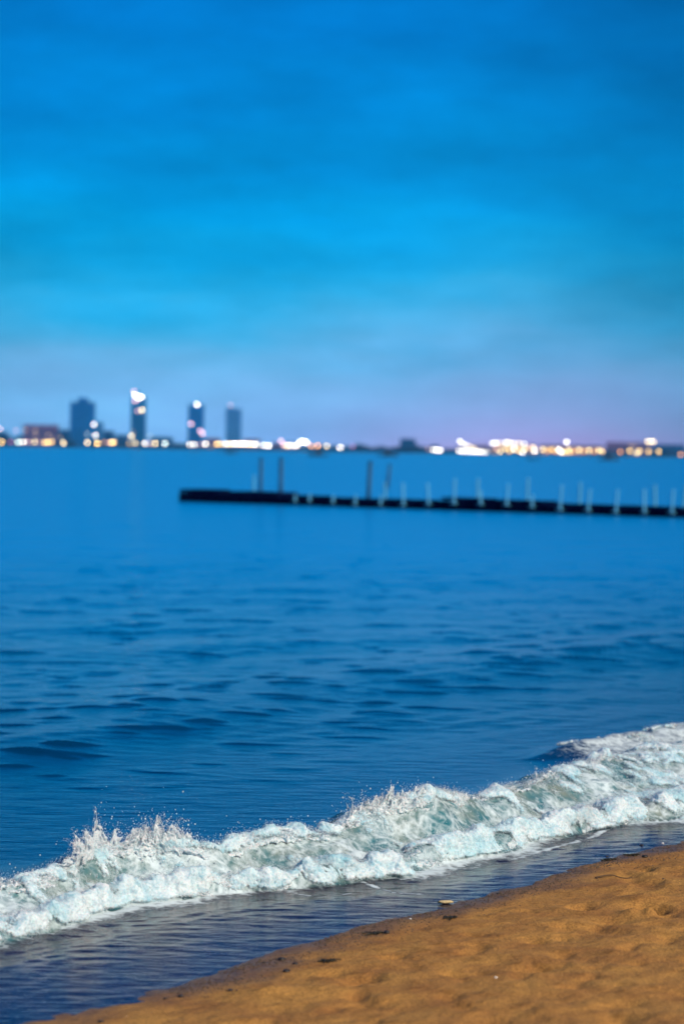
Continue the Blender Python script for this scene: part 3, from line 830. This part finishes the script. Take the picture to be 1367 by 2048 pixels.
# weed patches: tangles of flat strands
def weed(px, py, n_, R_, lab):
    g = ground(px, py, .02); mb = MB()
    for k in range(n_):
        a = random.uniform(0, 6.28); x, y = random.gauss(0, R_), random.gauss(0, R_ * .8)
        l = random.uniform(.01, .035); pl = []
        for j in range(4):
            pl.append((x, y, sand_z(g.x + x, g.y + y) - sand_z(g.x, g.y) + random.uniform(.001, .006)))
            a += random.uniform(-.6, .6); x += math.cos(a) * l / 3; y += math.sin(a) * l / 3
        mb.tube(pl, random.uniform(.001, .0024), 4)
    o = mb.build('seaweed', m_weed); o.location = (g.x, g.y, sand_z(g.x, g.y))
    tag(o, lab, 'seaweed', 'scraps of weed on the wet edge')
weed(752, 1864, 40, .013, 'tangle of dark weed at the wet edge below left of the cream shell')
weed(655, 1926, 40, .008, 'scrap of dark weed on the sand near the flat dark stone')
weed(1215, 1712, 40, .009, 'scrap of brown weed at the upper right bend of the water line')
weed(1265, 1703, 40, .008, 'thin brown weed beside the hollow at the upper right')
weed(900, 1832, 30, .007, 'sparse weed on the wet edge under the cream shell')
# wrack-line grit
gv, gf = [], []
cnt = 0
for k in range(6500):
    t0 = random.uniform(5.4, 12); s0 = float(s_shore(np.array(t0))) - abs(random.gauss(.02, .09)) + .03
    if float(perlin(np.array(t0 * 3), np.array(s0 * 6))) < random.uniform(-.5, .25): continue
    x, y = xy(t0, s0); r_ = random.uniform(.0012, .0036); zg = sand_z(x, y)
    b = len(gv)
    for v in ico: gv.append((x + v[0] * r_ * random.uniform(.7, 1.4), y + v[1] * r_, zg + v[2] * r_ * .6 + r_ * .3))
    gf += [tuple(int(q_) + b for q_ in f_) for f_ in icf]
gm = bpy.data.meshes.new('grit'); gm.from_pydata(gv, [], gf); gm.update()
tag(link('grit', gm, simple('grit', (.10, .062, .035), .6, noise=.7, scale=60)), 'coarse dark grit and shell crumbs along the water line', kind='stuff')

# ================================================================== FLOATING DOCK
m_float = simple('dock_float', (.0, .003, .022), .9, noise=.3)
m_deck = simple('dock_deck', (.001, .008, .045), .7)
for m_ in (m_float, m_deck): m_.node_tree.nodes['Principled BSDF'].inputs['Specular IOR Level'].default_value = .08
m_post = simple('white_post', (.11, .42, .62), .5, noise=.08)  # white posts: the blue of the dusk light is mixed into their colour
m_pile = simple('dark_pile', (.0, .08, .20), .7, bump=.2)
dA = ground(356, 1003, 0); dB = ground(1367, 1036, 0)
vec = (dB - dA); Ld = vec.length; ang = math.atan2(vec.y, vec.x)
dock = empty('floating_dock', dA, ang)
tag(dock, 'long dark floating dock of plastic floats with white railing posts', 'dock')
mf = MB()
# one float: bevelled block with rounded lugs
fl = MB(); fl.box(.012, .488, .01, .49, -.12, .235, 0.015); fl.tube([(0, .25, .12), (.012, .25, .12)], .05, 8)
flm = fl.mesh('float')
flm.materials.append(m_float)
pad = MB(); pad.box(.03, .47, .03, .47, .235, .262, .01); padm = pad.mesh('tread'); padm.materials.append(m_deck)
nfl = int((Ld + 3.0) / .5)
def dock_z(x):
    return .02 * math.sin(x * 1.15 + 1) + .05 * math.sin(x * .63 + .5) + .012 * math.sin(x * 2.6)
for i in range(nfl):
    for j in range(3):
        o = bpy.data.objects.new('float', flm); COL.objects.link(o); o.parent = dock
        o.location = (i * .5, j * .5, dock_z(i * .5)); o.rotation_euler = (0, -.03 * math.cos(i * .58), 0)
        k_ = bpy.data.objects.new('tread', padm); COL.objects.link(k_); k_.parent = o
# raised timber kerb running along
for i in range(nfl // 4):
    kb = MB().box(.04, 1.96, .03, .10, .262, .335).build('kerb_board', m_deck, dock)
    kb.location = (i * 2.0, 0, dock_z(i * 2 + 1))
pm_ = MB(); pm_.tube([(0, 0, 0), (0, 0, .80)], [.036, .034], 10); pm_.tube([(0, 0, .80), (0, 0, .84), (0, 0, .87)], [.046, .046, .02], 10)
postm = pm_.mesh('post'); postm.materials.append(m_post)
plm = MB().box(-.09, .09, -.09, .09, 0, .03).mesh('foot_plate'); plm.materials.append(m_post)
def dock_x(px, yoff):
    # place along the dock for a column of the photograph
    best = None
    for k in range(0, 1800):
        x = k * .01; w = dA + Vector((math.cos(ang), math.sin(ang), 0)) * x + Vector((-math.sin(ang), math.cos(ang), 0)) * yoff
        u = 683.5 + w.x / w.y * FPX
        if best is None or abs(u - px) < best[0]: best = (abs(u - px), x)
    return best[1]
front_posts = [(589, .25), (618, .3), (665, .3), (709, .35), (760, .35), (806, .82), (856, .78), (907, .9), (960, .5), (1012, .75), (1063, .45), (1119, .88), (1175, .75), (1230, .78), (1287, .8), (1342, .8)]
back_posts = [(507, .75), (770, .7), (954, .8), (1053, .85), (1158, .85), (1309, .85), (1366, .85)]
for lst, yo in ((front_posts, -.03), (back_posts, 1.42)):
    for px, h in lst:
        x = dock_x(px, yo)
        if yo < 0:
            z0 = dock_z(x) + .14
        else: z0 = dock_z(x) + .262
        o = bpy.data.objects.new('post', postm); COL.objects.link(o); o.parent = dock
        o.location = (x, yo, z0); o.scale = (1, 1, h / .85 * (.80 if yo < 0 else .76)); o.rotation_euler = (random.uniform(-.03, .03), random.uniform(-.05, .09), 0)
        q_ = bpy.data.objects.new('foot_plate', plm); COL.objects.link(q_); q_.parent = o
# a wooden block and coiled gear at the head of the dock
MB().box(0, 1.9, .15, 1.35, .262, .36, .03).build('boarding_step', m_deck, dock).location = (1.9, 0, dock_z(2.5) - .01)
MB().box(0, 1.0, .1, 1.4, .262, .35, .03).build('boarding_step', m_deck, dock).location = (.05, 0, dock_z(.5) - .01)
# piles
def pile(px, ptop, Y, r, lean, lab):
    r *= .8
    b = at(px, 1000, Y); b.z = -.6
    tp = at(px + lean, ptop, Y)
    mb = MB(); h = tp - b
    mb.tube([(0, 0, 0), tuple(h * .5 + Vector((.01, 0, 0))), tuple(h)], [r * 1.05, r, r * .9], 10)
    root = empty('mooring_pile', b); tag(root, lab, 'pile', 'dark mooring piles by the dock')
    mb.build('shaft', m_pile, root, True)
    c_ = MB().tube([tuple(h), tuple(h + Vector((0, 0, .06)))], [r * 1.25, r * .5], 10).build('cap', m_pile, root, True)
pile(520, 918, 78, .085, 2, 'leftmost of the four thin dark mooring piles behind the floating dock')
pile(560, 918, 76, .095, 2, 'second thin dark mooring pile from the left behind the floating dock')
pile(733, 925, 75, .095, 7, 'third dark mooring pile, taller one of the right pair behind the dock')
pile(771, 930, 115, .11, 8, 'rightmost, shorter mooring pile standing in open water beyond the dock')

# ================================================================== MOORED BOATS
m_hull = simple('boat_hull', (.008, .03, .055), .5); m_cabin = simple('boat_cabin', (.012, .035, .06), .5)
m_glass = simple('boat_window', (.01, .02, .03), .1)
def boat(px, py, Y, L_, rz, lab, cabin=True):
    g = at(px, py, Y); root = empty('moored_boat', (g.x, Y, 0), rz); tag(root, lab, 'boat', 'small boats moored off the far shore')
    secs = []; vs_ = []; fs_ = []
    nS = 9
    for i in range(nS):
        u = i / (nS - 1); x = (u - .5) * L_
        w = L_ * .17 * (1 - max(0, (u - .45) / .55) ** 2.2) * (.85 + .15 * min(1, u * 3)); w = max(w, .03)
        zt = .55 + .45 * u ** 2; zk = -.25 + .25 * max(0, (u - .8) / .2)
        for (yy, z_) in ((-w, zt), (-w * .85, .15), (0, zk), (w * .85, .15), (w, zt)): vs_.append((x, yy, z_ * L_ / 7))
    for i in range(nS - 1):
        for k in range(4):
            a = i * 5 + k; fs_.append((a, a + 5, a + 6, a + 1))
        fs_.append((i * 5, i * 5 + 4, i * 5 + 9, i * 5 + 5))
    fs_.append((0, 1, 2, 3, 4)); e = (nS - 1) * 5; fs_.append((e + 4, e + 3, e + 2, e + 1, e))
    me = bpy.data.meshes.new('hull'); me.from_pydata(vs_, [], fs_); me.update()
    link('hull', me, m_hull, root)
    k = L_ / 7
    if cabin:
        cb = MB().box(-1.2 * k, .9 * k, -.75 * k, .75 * k, .55 * k, 1.45 * k, .12 * k).build('cabin', m_cabin, root)
        MB().box(-.9 * k, .6 * k, -.77 * k, -.70 * k, .95 * k, 1.25 * k).build('window', m_glass, cb)
        MB().box(-1.4 * k, 1.0 * k, -.85 * k, .85 * k, 1.46 * k, 1.54 * k).build('cabin_roof', m_cabin, root)
    else:
        MB().box(-.3 * k, .1 * k, -.7 * k, .7 * k, .5 * k, .6 * k).build('thwart', m_cabin, root)
    MB().tube([(0, 0, .6 * k), (0, 0, 2.3 * k)], .04 * k, 6).build('mast', m_cabin, root)
boat(460, 904, 1000, 6, .1, 'small dark boat moored below the row of bright lamps right of the four towers')
boat(636, 908, 760, 6.5, 3.3, 'dark cabin boat moored under the three orange lamps left of centre')
boat(775, 906, 860, 7.5, .2, 'dark boat moored in front of the unlit dark shore at the centre')
boat(1066, 915, 760, 4.5, 3.0, 'small open boat moored in front of the bright harbour lights', False)
boat(1216, 914, 800, 7, .15, 'dark boat moored at the right end of the bright harbour lights')

# ================================================================== FAR SHORE
YF = 4000.0
PXM = YF / FPX            # metres per photo pixel at the far shore
def far(px, py, Y=YF): return at(px, py, Y)
def hor(px): return 891.2 + .01607 * px
xs = np.linspace(-900, 1100, 260)
ys = np.array([0, 6, 14, 40, 140, 320, 600])
TX, TY = np.meshgrid(xs, ys, indexing='ij')
TZ = np.where(TY < 1, -2, np.where(TY < 8, 1.5, 2.0)) + sstep(100, 500, TY) * (5 + 5 * perlin(TX * .006, TY * .003))
shore_y = 3960 + 25 * perlin(TX * .01, TX * 0)
me = grid_mesh('far_shore', np.stack([TX, TY + shore_y, TZ], -1))
tag(link('far_shore', me, simple('far_ground', (.015, .04, .06), .9, noise=.3, scale=.02), smooth=True), 'low dark far shore across the bay', kind='structure')

# tree belt on the far shore: one distant mass of crowns
bv, bf_ = [], []
def treeblob(x, y, z, r):
    b = len(bv); f = [random.uniform(.75, 1.25) for _ in range(12)]
    for v, k in zip(ico, f): bv.append((x + v[0] * r * k, y + v[1] * r * k, z + v[2] * r * k * .85))
    bf_.extend(tuple(int(q_) + b for q_ in ff) for ff in icf)
for (x0, x1, hgt) in [(-20, 45, 28), (100, 150, 16), (185, 245, 18), (245, 440, 11), (600, 690, 10), (690, 880, 13), (800, 835, 17), (880, 990, 9), (1180, 1270, 13), (1290, 1400, 15), (430, 600, 8), (990, 1200, 8)]:
    for k in range(int((x1 - x0) * 2.2)):
        px = random.uniform(x0, x1); w = far(px, 890); hh = hgt * random.uniform(.45, 1) * (.75 + .4 * float(perlin(np.array(px * .06), np.array(1.5))))
        Yt = random.uniform(4040, 4120)
        treeblob(w.x * Yt / YF, Yt, hh * PXM + 0, random.uniform(3, 5.5))
        if hh * PXM > 6: treeblob(w.x * Yt / YF, Yt + 2, hh * PXM * .5, random.uniform(4.5, 6.5))
bm_ = bpy.data.meshes.new('treeline'); bm_.from_pydata(bv, [], bf_); bm_.update()
tag(link('treeline', bm_, simple('far_foliage', (.0, .035, .10), .9, noise=.3, scale=.2)), 'dark belt of trees along the far shore', kind='stuff')

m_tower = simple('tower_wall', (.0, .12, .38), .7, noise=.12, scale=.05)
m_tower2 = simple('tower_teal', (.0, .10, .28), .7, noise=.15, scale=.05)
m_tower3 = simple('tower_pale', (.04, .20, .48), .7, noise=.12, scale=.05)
m_mauve = simple('mauve_wall', (.13, .07, .17), .7, noise=.15, scale=.05)
m_dark = simple('dark_wall', (.0, .05, .16), .7, noise=.2, scale=.05)
m_win = simple('dark_window', (.0, .04, .10), .2, noise=.2, scale=.1)
m_orange = simple('lit_sheet_wall', (.55, .25, .10), .7, noise=.2, scale=.1)  # orange floodlighting on the sheds is put into the wall colour
m_litw = emit('lit_window', (1.0, .74, .45), 2.2)
def windows(root, W, D_, H, z0, fl_h, bay, lit=0.0, front=-1, m=None):
    mb = MB(); ml = MB(); nlit = 0
    nx = max(2, int(W / bay)); nz = max(1, int((H - 2) / fl_h))
    for i in range(nx):
        for j in range(nz):
            x = -W / 2 + (i + .5) * W / nx; z_ = z0 + 1.4 + j * fl_h
            tgt = mb
            if random.random() < lit: tgt = ml; nlit += 1
            tgt.box(x - bay * .3, x + bay * .3, -D_ / 2 - .12, -D_ / 2 + .1, z_, z_ + fl_h * .5)
    o = mb.build('window', m_win, root); o['kind'] = 'stuff'
    if nlit: o2 = ml.build('lit_window', m_litw, root); o2['kind'] = 'stuff'
def tower(px0, px1, ptop, lab, mat, name='apartment_tower', Y=4075, D_=22, setb=None, lit=.02, cat='tower', bay=3.6):
    k = Y / FPX
    a, b = at(px0, 880, Y), at(px1, 880, Y); W = b.x - a.x; H = at((px0 + px1) / 2, ptop, Y).z
    root = empty(name, ((a.x + b.x) / 2, Y, 0)); tag(root, lab, cat)
    wl = MB().box(-W / 2, W / 2, -D_ / 2, D_ / 2, 0, H).build('wall', mat, root)
    # projecting corner piers and floor bands
    mb = MB()
    for x in (-W / 2, W / 2 - 1.6): mb.box(x - .05, x + 1.65, -D_ / 2 - .5, -D_ / 2 - .003, 0, H + .8)
    pr = mb.build('pier', mat, root)
    windows(root, W - 5, D_, H, 3, 3.3, bay, lit)
    MB().box(-W / 2 - .4, W / 2 + .4, -D_ / 2 - .8, D_ / 2 + .4, H + .9, H + 1.9).build('parapet', m_dark, root)
    if setb:
        for (u0, u1, hh) in setb:
            MB().box(-W / 2 + u0 * W, -W / 2 + u1 * W, -D_ / 4, D_ / 4, H + .02, H + hh).build('roof_block', mat, root)
    return root, W, H
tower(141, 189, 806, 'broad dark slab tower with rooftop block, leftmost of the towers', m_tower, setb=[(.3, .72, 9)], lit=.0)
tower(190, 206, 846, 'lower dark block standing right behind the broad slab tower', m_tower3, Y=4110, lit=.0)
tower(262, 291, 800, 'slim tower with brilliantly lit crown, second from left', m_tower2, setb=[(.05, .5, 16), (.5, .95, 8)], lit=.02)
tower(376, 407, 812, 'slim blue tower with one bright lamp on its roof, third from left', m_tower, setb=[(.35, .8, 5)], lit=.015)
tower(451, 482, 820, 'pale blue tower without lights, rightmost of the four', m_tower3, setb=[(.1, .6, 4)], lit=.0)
low = [(48, 116, 854, 'wide low mauve brick hall left of the slab tower', m_mauve), (-12, 14, 868, 'low dark house at the far left edge of the shore', m_dark),
       (118, 140, 864, 'low dark annex between mauve hall and slab tower', m_dark), (208, 228, 866, 'low dark house right of the slab tower', m_dark),
       (232, 258, 874, 'low flat roofed house just left of the slim lit tower', m_dark), (300, 345, 878, 'long low house right of the slim lit tower', m_dark),
       (410, 440, 880, 'low house between the two right towers', m_mauve), (486, 520, 882, 'low house right of the pale tower', m_mauve), (545, 600, 888, 'waterside hall under the cluster of white floodlights', m_mauve),
       (800, 830, 882, 'dark block rising from the trees at the centre of the far shore', m_dark), (916, 978, 893, 'floodlit white hall with sloping row of lamps', m_mauve),
       (984, 1070, 892, 'long harbour shed behind the densest lights', m_orange), (1080, 1204, 894, 'wide orange lit harbour shed on the right', m_orange),
       (1212, 1300, 889, 'dim brownish hall right of the harbour sheds', m_mauve), (1305, 1367, 893, 'low dark building at the far right edge of the shore', m_dark)]
for a, b, tp, lab, mt in low:
    Y = 4050
    A_, B_ = at(a, 880, Y), at(b, 880, Y); W = B_.x - A_.x; H = at((a + b) / 2, tp, Y).z
    root = empty('waterfront_building', ((A_.x + B_.x) / 2, Y, 0)); tag(root, lab, 'building')
    MB().box(-W / 2, W / 2, -9, 9, 0, H).build('wall', mt, root)
    rf = MB(); rh = min(4, H * .2)
    rf.v = [(-W / 2 - .6, -9.6, H + .02), (W / 2 + .6, -9.6, H + .02), (W / 2 + .6, 9.6, H + .02), (-W / 2 - .6, 9.6, H + .02), (-W / 2 - .6, 0, H + rh), (W / 2 + .6, 0, H + rh)]
    rf.f = [(0, 3, 2, 1), (0, 1, 5, 4), (2, 3, 4, 5), (1, 2, 5), (3, 0, 4)]
    rf.build('roof', m_dark if mt is not m_mauve else m_mauve, root)
    windows(root, W - 2, 18, H, 1, 3.5, 5.0, .05)
    MB().box(-1.5, 1.5, -9.15, -8.9, .5, 3.2).build('door', m_win, root)

# ------------------------------------------------------------------ lamps
m_metal = simple('lamp_metal', (.03, .05, .07), .5)
COLS = {'w': (1.0, .95, .82), 'y': (1.0, .66, .20), 'o': (1.0, .45, .13), 'p': (1.0, .60, .62), 'c': (.80, 1.0, .93), 'd': (.55, .22, .50), 'm': (1.0, .80, .42)}
NAMEC = {'w': 'white', 'y': 'yellow', 'o': 'orange', 'p': 'pink', 'c': 'cool white', 'd': 'dim purple', 'm': 'cream'}
_me = {}
def icos_mesh(name, mat, r):
    bmv = [tuple(v * r) for v in ico]; me = bpy.data.meshes.new(name)
    me.from_pydata(bmv, [], [tuple(int(q_) for q_ in f_) for f_ in icf]); me.materials.append(mat); return me
def lantern_mesh(c, s):
    key = (c, s)
    if key not in _me: _me[key] = icos_mesh('lantern', emit('glow_%s_%s' % (NAMEC[c].replace(' ', '_'), str(s).replace('.', '_')), COLS[c], s * LK), 1.7)
    return _me[key]
poles = {}
def pole_mesh(h):
    h = max(2, round(h)); 
    if h not in poles:
        mb = MB().tube([(0, 0, 0), (0, 0, h)], [.22, .12], 6); mb.tube([(0, 0, 0), (0, 0, .5)], .4, 6)
        m = mb.mesh('pole'); m.materials.append(m_metal); poles[h] = m
    return poles[h], h
B = 26.0; LK = .60
L0 = [(4, 884, 'y', B), (22, 884, 'd', 8), (37, 884, 'c', B), (47, 884, 'w', B), (56, 884, 'p', 10), (69, 884, 'm', 18), (78, 884, 'p', 5), (89, 885, 'y', 20), (96, 885, 'y', B), (104, 884, 'y', 18), (127, 886, 'm', B),
      (175, 885, 'm', B), (195, 887, 'y', B * 1.3), (208, 885, 'o', 7), (218, 885, 'p', 8), (224, 885, 'y', B * 1.3), (229, 884, 'y', 18), (259, 887, 'y', 8), (271, 886, 'm', 18), (290, 887, 'w', B), (299, 887, 'p', 8), (310, 887, 'm', B), (330, 887, 'c', B),
      (379, 889, 'w', 20), (388, 889, 'w', 24), (400, 888, 'p', 6), (411, 888, 'w', B * 1.2), (434, 888, 'y', B), (441, 888, 'y', 20), (452, 888, 'w', B)]
for k in range(9): L0.append((460 + k * 6.6, 887.5 + .12 * k, 'w' if k % 3 else 'y', 28))
L0 += [(527, 891, 'w', B), (537, 891.5, 'w', B * 1.4), (562, 882, 'p', 20), (567, 890, 'p', 16), (573, 892, 'm', B), (580, 891, 'w', B), (588, 892, 'w', B), (595, 890, 'w', B),
       (600, 884, 'w', 34), (606, 883, 'w', 40), (612, 885, 'w', 34), (622, 892, 'o', 22), (635, 892, 'o', 24), (653, 892, 'm', 19), (680, 895, 'w', B * 1.3), (705, 893, 'd', 7),
       (866, 899.5, 'w', 20), (873, 900, 'w', 34), (880, 900.5, 'w', 30), (856, 898, 'p', 4)]
L0 += [(919, 883, 'w', 36), (925, 888, 'w', 26), (932, 891, 'w', 24), (939, 893.5, 'm', 22), (947, 896, 'm', 22)]
for k in range(10): L0.append((917 + k * 6.2, 902 + .25 * k, 'w', 32 if k < 8 else 20))
for x, y in [(984, 886), (990, 886), (998, 886), (1011, 884.5), (1018, 886), (1026, 887), (1036, 887), (1047, 888)]: L0.append((x, y, 'm' if x % 3 else 'w', 20))
for x, y, c in [(992, 896, 'p'), (1000, 903, 'm'), (1010, 896, 'm'), (1018, 902, 'y'), (1027, 898, 'w'), (1036, 901, 'y'), (1044, 904, 'w'), (1049, 897, 'm'), (1058, 894, 'p'), (1066, 895, 'm'), (1068, 902, 'w'), (1085, 899, 'm'), (1094, 903, 'o'), (1102, 899, 'y'),
                (1110, 904, 'o'), (1116, 899, 'w'), (1121, 904, 'w'), (1128, 905, 'y'), (1132, 884, 'w'), (1137, 899, 'm'), (1138, 905, 'y'), (1148, 904, 'o'), (1157, 900, 'm'), (1167, 903, 'o'), (1177, 901, 'm'), (1187, 904, 'o'), (1197, 901, 'm'), (1203, 903, 'y'),
                (1239, 904, 'o'), (1258, 902, 'y'), (1272, 906, 'm'), (1278, 902, 'y'), (1296, 903, 'y'), (1316, 903, 'y'), (1294, 883, 'm'), (1300, 883, 'm'), (1306, 883, 'm'), (1360, 909, 'o')]:
    L0.append((x, y, c, {'w': 28, 'm': 21, 'y': 19, 'o': 12, 'p': 9}[c]))
marks = [(-50, 'at the left edge of the far shore'), (45, 'in front of the mauve hall'), (135, 'near the broad slab tower'), (250, 'near the slim tower with the lit crown'),
         (365, 'near the third tower'), (445, 'near the pale rightmost tower'), (522, 'just right of the pale tower'), (560, 'by the hall under the white floodlights'),
         (617, 'just right of the white floodlight cluster'), (690, 'beside the unlit central shore'), (900, 'at the floodlit hall with sloping lamps'), (981, 'along the most densely lit harbour shed'),
         (1078, 'along the orange lit harbour shed'), (1210, 'by the dim brownish right hall'), (1330, 'at the right edge of the far shore')]
ords = ['first', 'second', 'third', 'fourth', 'fifth', 'sixth', 'seventh', 'eighth', 'ninth', 'tenth', 'eleventh', 'twelfth', 'thirteenth', 'fourteenth', 'fifteenth', 'sixteenth', 'seventeenth', 'eighteenth', 'nineteenth', 'twentieth']
L0 = [(x_, y_, c_, s_ * (.62 if 900 < x_ < 980 else 1)) for x_, y_, c_, s_ in L0]
L0.sort()
cntr = {}
for x, y, c, s in L0:
    mk = [m_ for m_ in marks if m_[0] <= x][-1][1]
    tall = y < hor(x) - 15
    key = (mk, c, tall); cntr[key] = cntr.get(key, 0) + 1
for key in list(cntr): cntr[key] = [cntr[key], 0]
for x, y, c, s in L0:
    mk = [m_ for m_ in marks if m_[0] <= x][-1][1]
    tall = y < hor(x) - 15
    rec = cntr[(mk, c, tall)]; rec[1] += 1
    w = far(x, y); h = w.z - 1.7 - 1.6
    pmsh, hh = pole_mesh(h)
    kind_ = 'floodlight mast' if tall else 'street lamp'
    root = empty('floodlight_mast' if tall else 'street_lamp', (w.x, YF, w.z - 1.7 - hh))
    lab = ('only ' if rec[0] == 1 else ords[rec[1] - 1] + ' ') + NAMEC[c] + ' ' + kind_ + ('' if rec[0] == 1 else ' from the left') + ' ' + mk
    tag(root, lab, 'floodlight' if tall else 'street lamp', 'lamps along the far shore')
    o = bpy.data.objects.new('pole', pmsh); COL.objects.link(o); o.parent = root
    la = bpy.data.objects.new('lantern', lantern_mesh(c, round(s))); COL.objects.link(la); la.parent = root; la.location = (0, 0, hh + 1.7)

# lamps fixed on the towers
tl = [(268, 783, 'p', 16, 1, 'faint pink lamp at the very top left of the lit tower crown'), (270, 790, 'w', 24, 1.3, 'bright white lamp, upper left of the tower crown cluster'), (277, 795, 'w', 26, 1.5, 'brightest white lamp in the middle of the tower crown cluster'),
      (283, 794, 'w', 24, 1.2, 'bright white lamp, right in the tower crown cluster'), (270, 802, 'p', 14, 1.1, 'pinkish lamp, lower left of the tower crown cluster'),
      (284, 820, 'm', 28, 1, 'cream lamp below the crown of the slim lit tower'), (275, 822, 'p', 9, 1, 'faint pink lamp beside the cream lamp on the slim lit tower'), (263, 872, 'm', 20, 1.1, 'cream lamp low on the left of the slim lit tower'),
      (188, 849, 'w', 24, 1, 'white lamp halfway up the block right of the slab tower'), (191, 871, 'w', 24, 1, 'white lamp low on the block right of the slab tower'), (175, 868, 'c', 5, 1, 'faint bluish lamp low on the slab tower'),
      (394, 809, 'w', 32, 1.05, 'single bright lamp on the roof of the third tower'), (382, 848, 'p', 17, 1.1, 'pink lamp halfway up the left side of the third tower'), (400, 862, 'p', 16, 1, 'upper of two pink lamps low on the third tower'), (405, 867, 'p', 18, 1, 'lower of two pink lamps low on the third tower'),
      (300, 872, 'c', 4, 1, 'faint blue lamp on the low house right of the slim lit tower'), (0, 858, 'p', 16, 1, 'pink lamp on the trees at the left frame edge'), (32, 861, 'p', 5, 1, 'faint pink lamp above the trees left of the mauve hall'), (461, 810, 'p', 4, 1.2, 'faint pink beacon on the roof of the pale tower')]
brk = MB().box(-.15, .15, 0, 22, -.15, .15).mesh('bracket'); brk.materials.append(m_metal)
for x, y, c, s, sc_, lab in tl:
    w = at(x, y, 4058)
    root = empty('wall_lamp', w); tag(root, lab, 'lamp', 'lamps fixed to the towers and roofs')
    la = bpy.data.objects.new('lantern', lantern_mesh(c, s)); COL.objects.link(la); la.parent = root; la.scale = (sc_,) * 3
    o = bpy.data.objects.new('bracket', brk); COL.objects.link(o); o.parent = root; o.location = (0, 1.5, 0)

# ================================================================== HAZE
hz = MB().box(-2500, 2500, -60, 5200, -4, 135).build('haze', None)
mh = bpy.data.materials.new('haze'); mh.use_nodes = True; nt = mh.node_tree
for n_ in list(nt.nodes): nt.nodes.remove(n_)
ho = nd(nt, 'ShaderNodeOutputMaterial'); pv = nd(nt, 'ShaderNodeVolumePrincipled')
setin(pv, {'Color': (.03, .45, 1.0, 1), 'Density': 5e-5, 'Anisotropy': 0.0})
nt.links.new(pv.outputs[0], ho.inputs['Volume']); hz.data.materials.append(mh)
tag(hz, 'thin evening haze over the bay', kind='stuff')
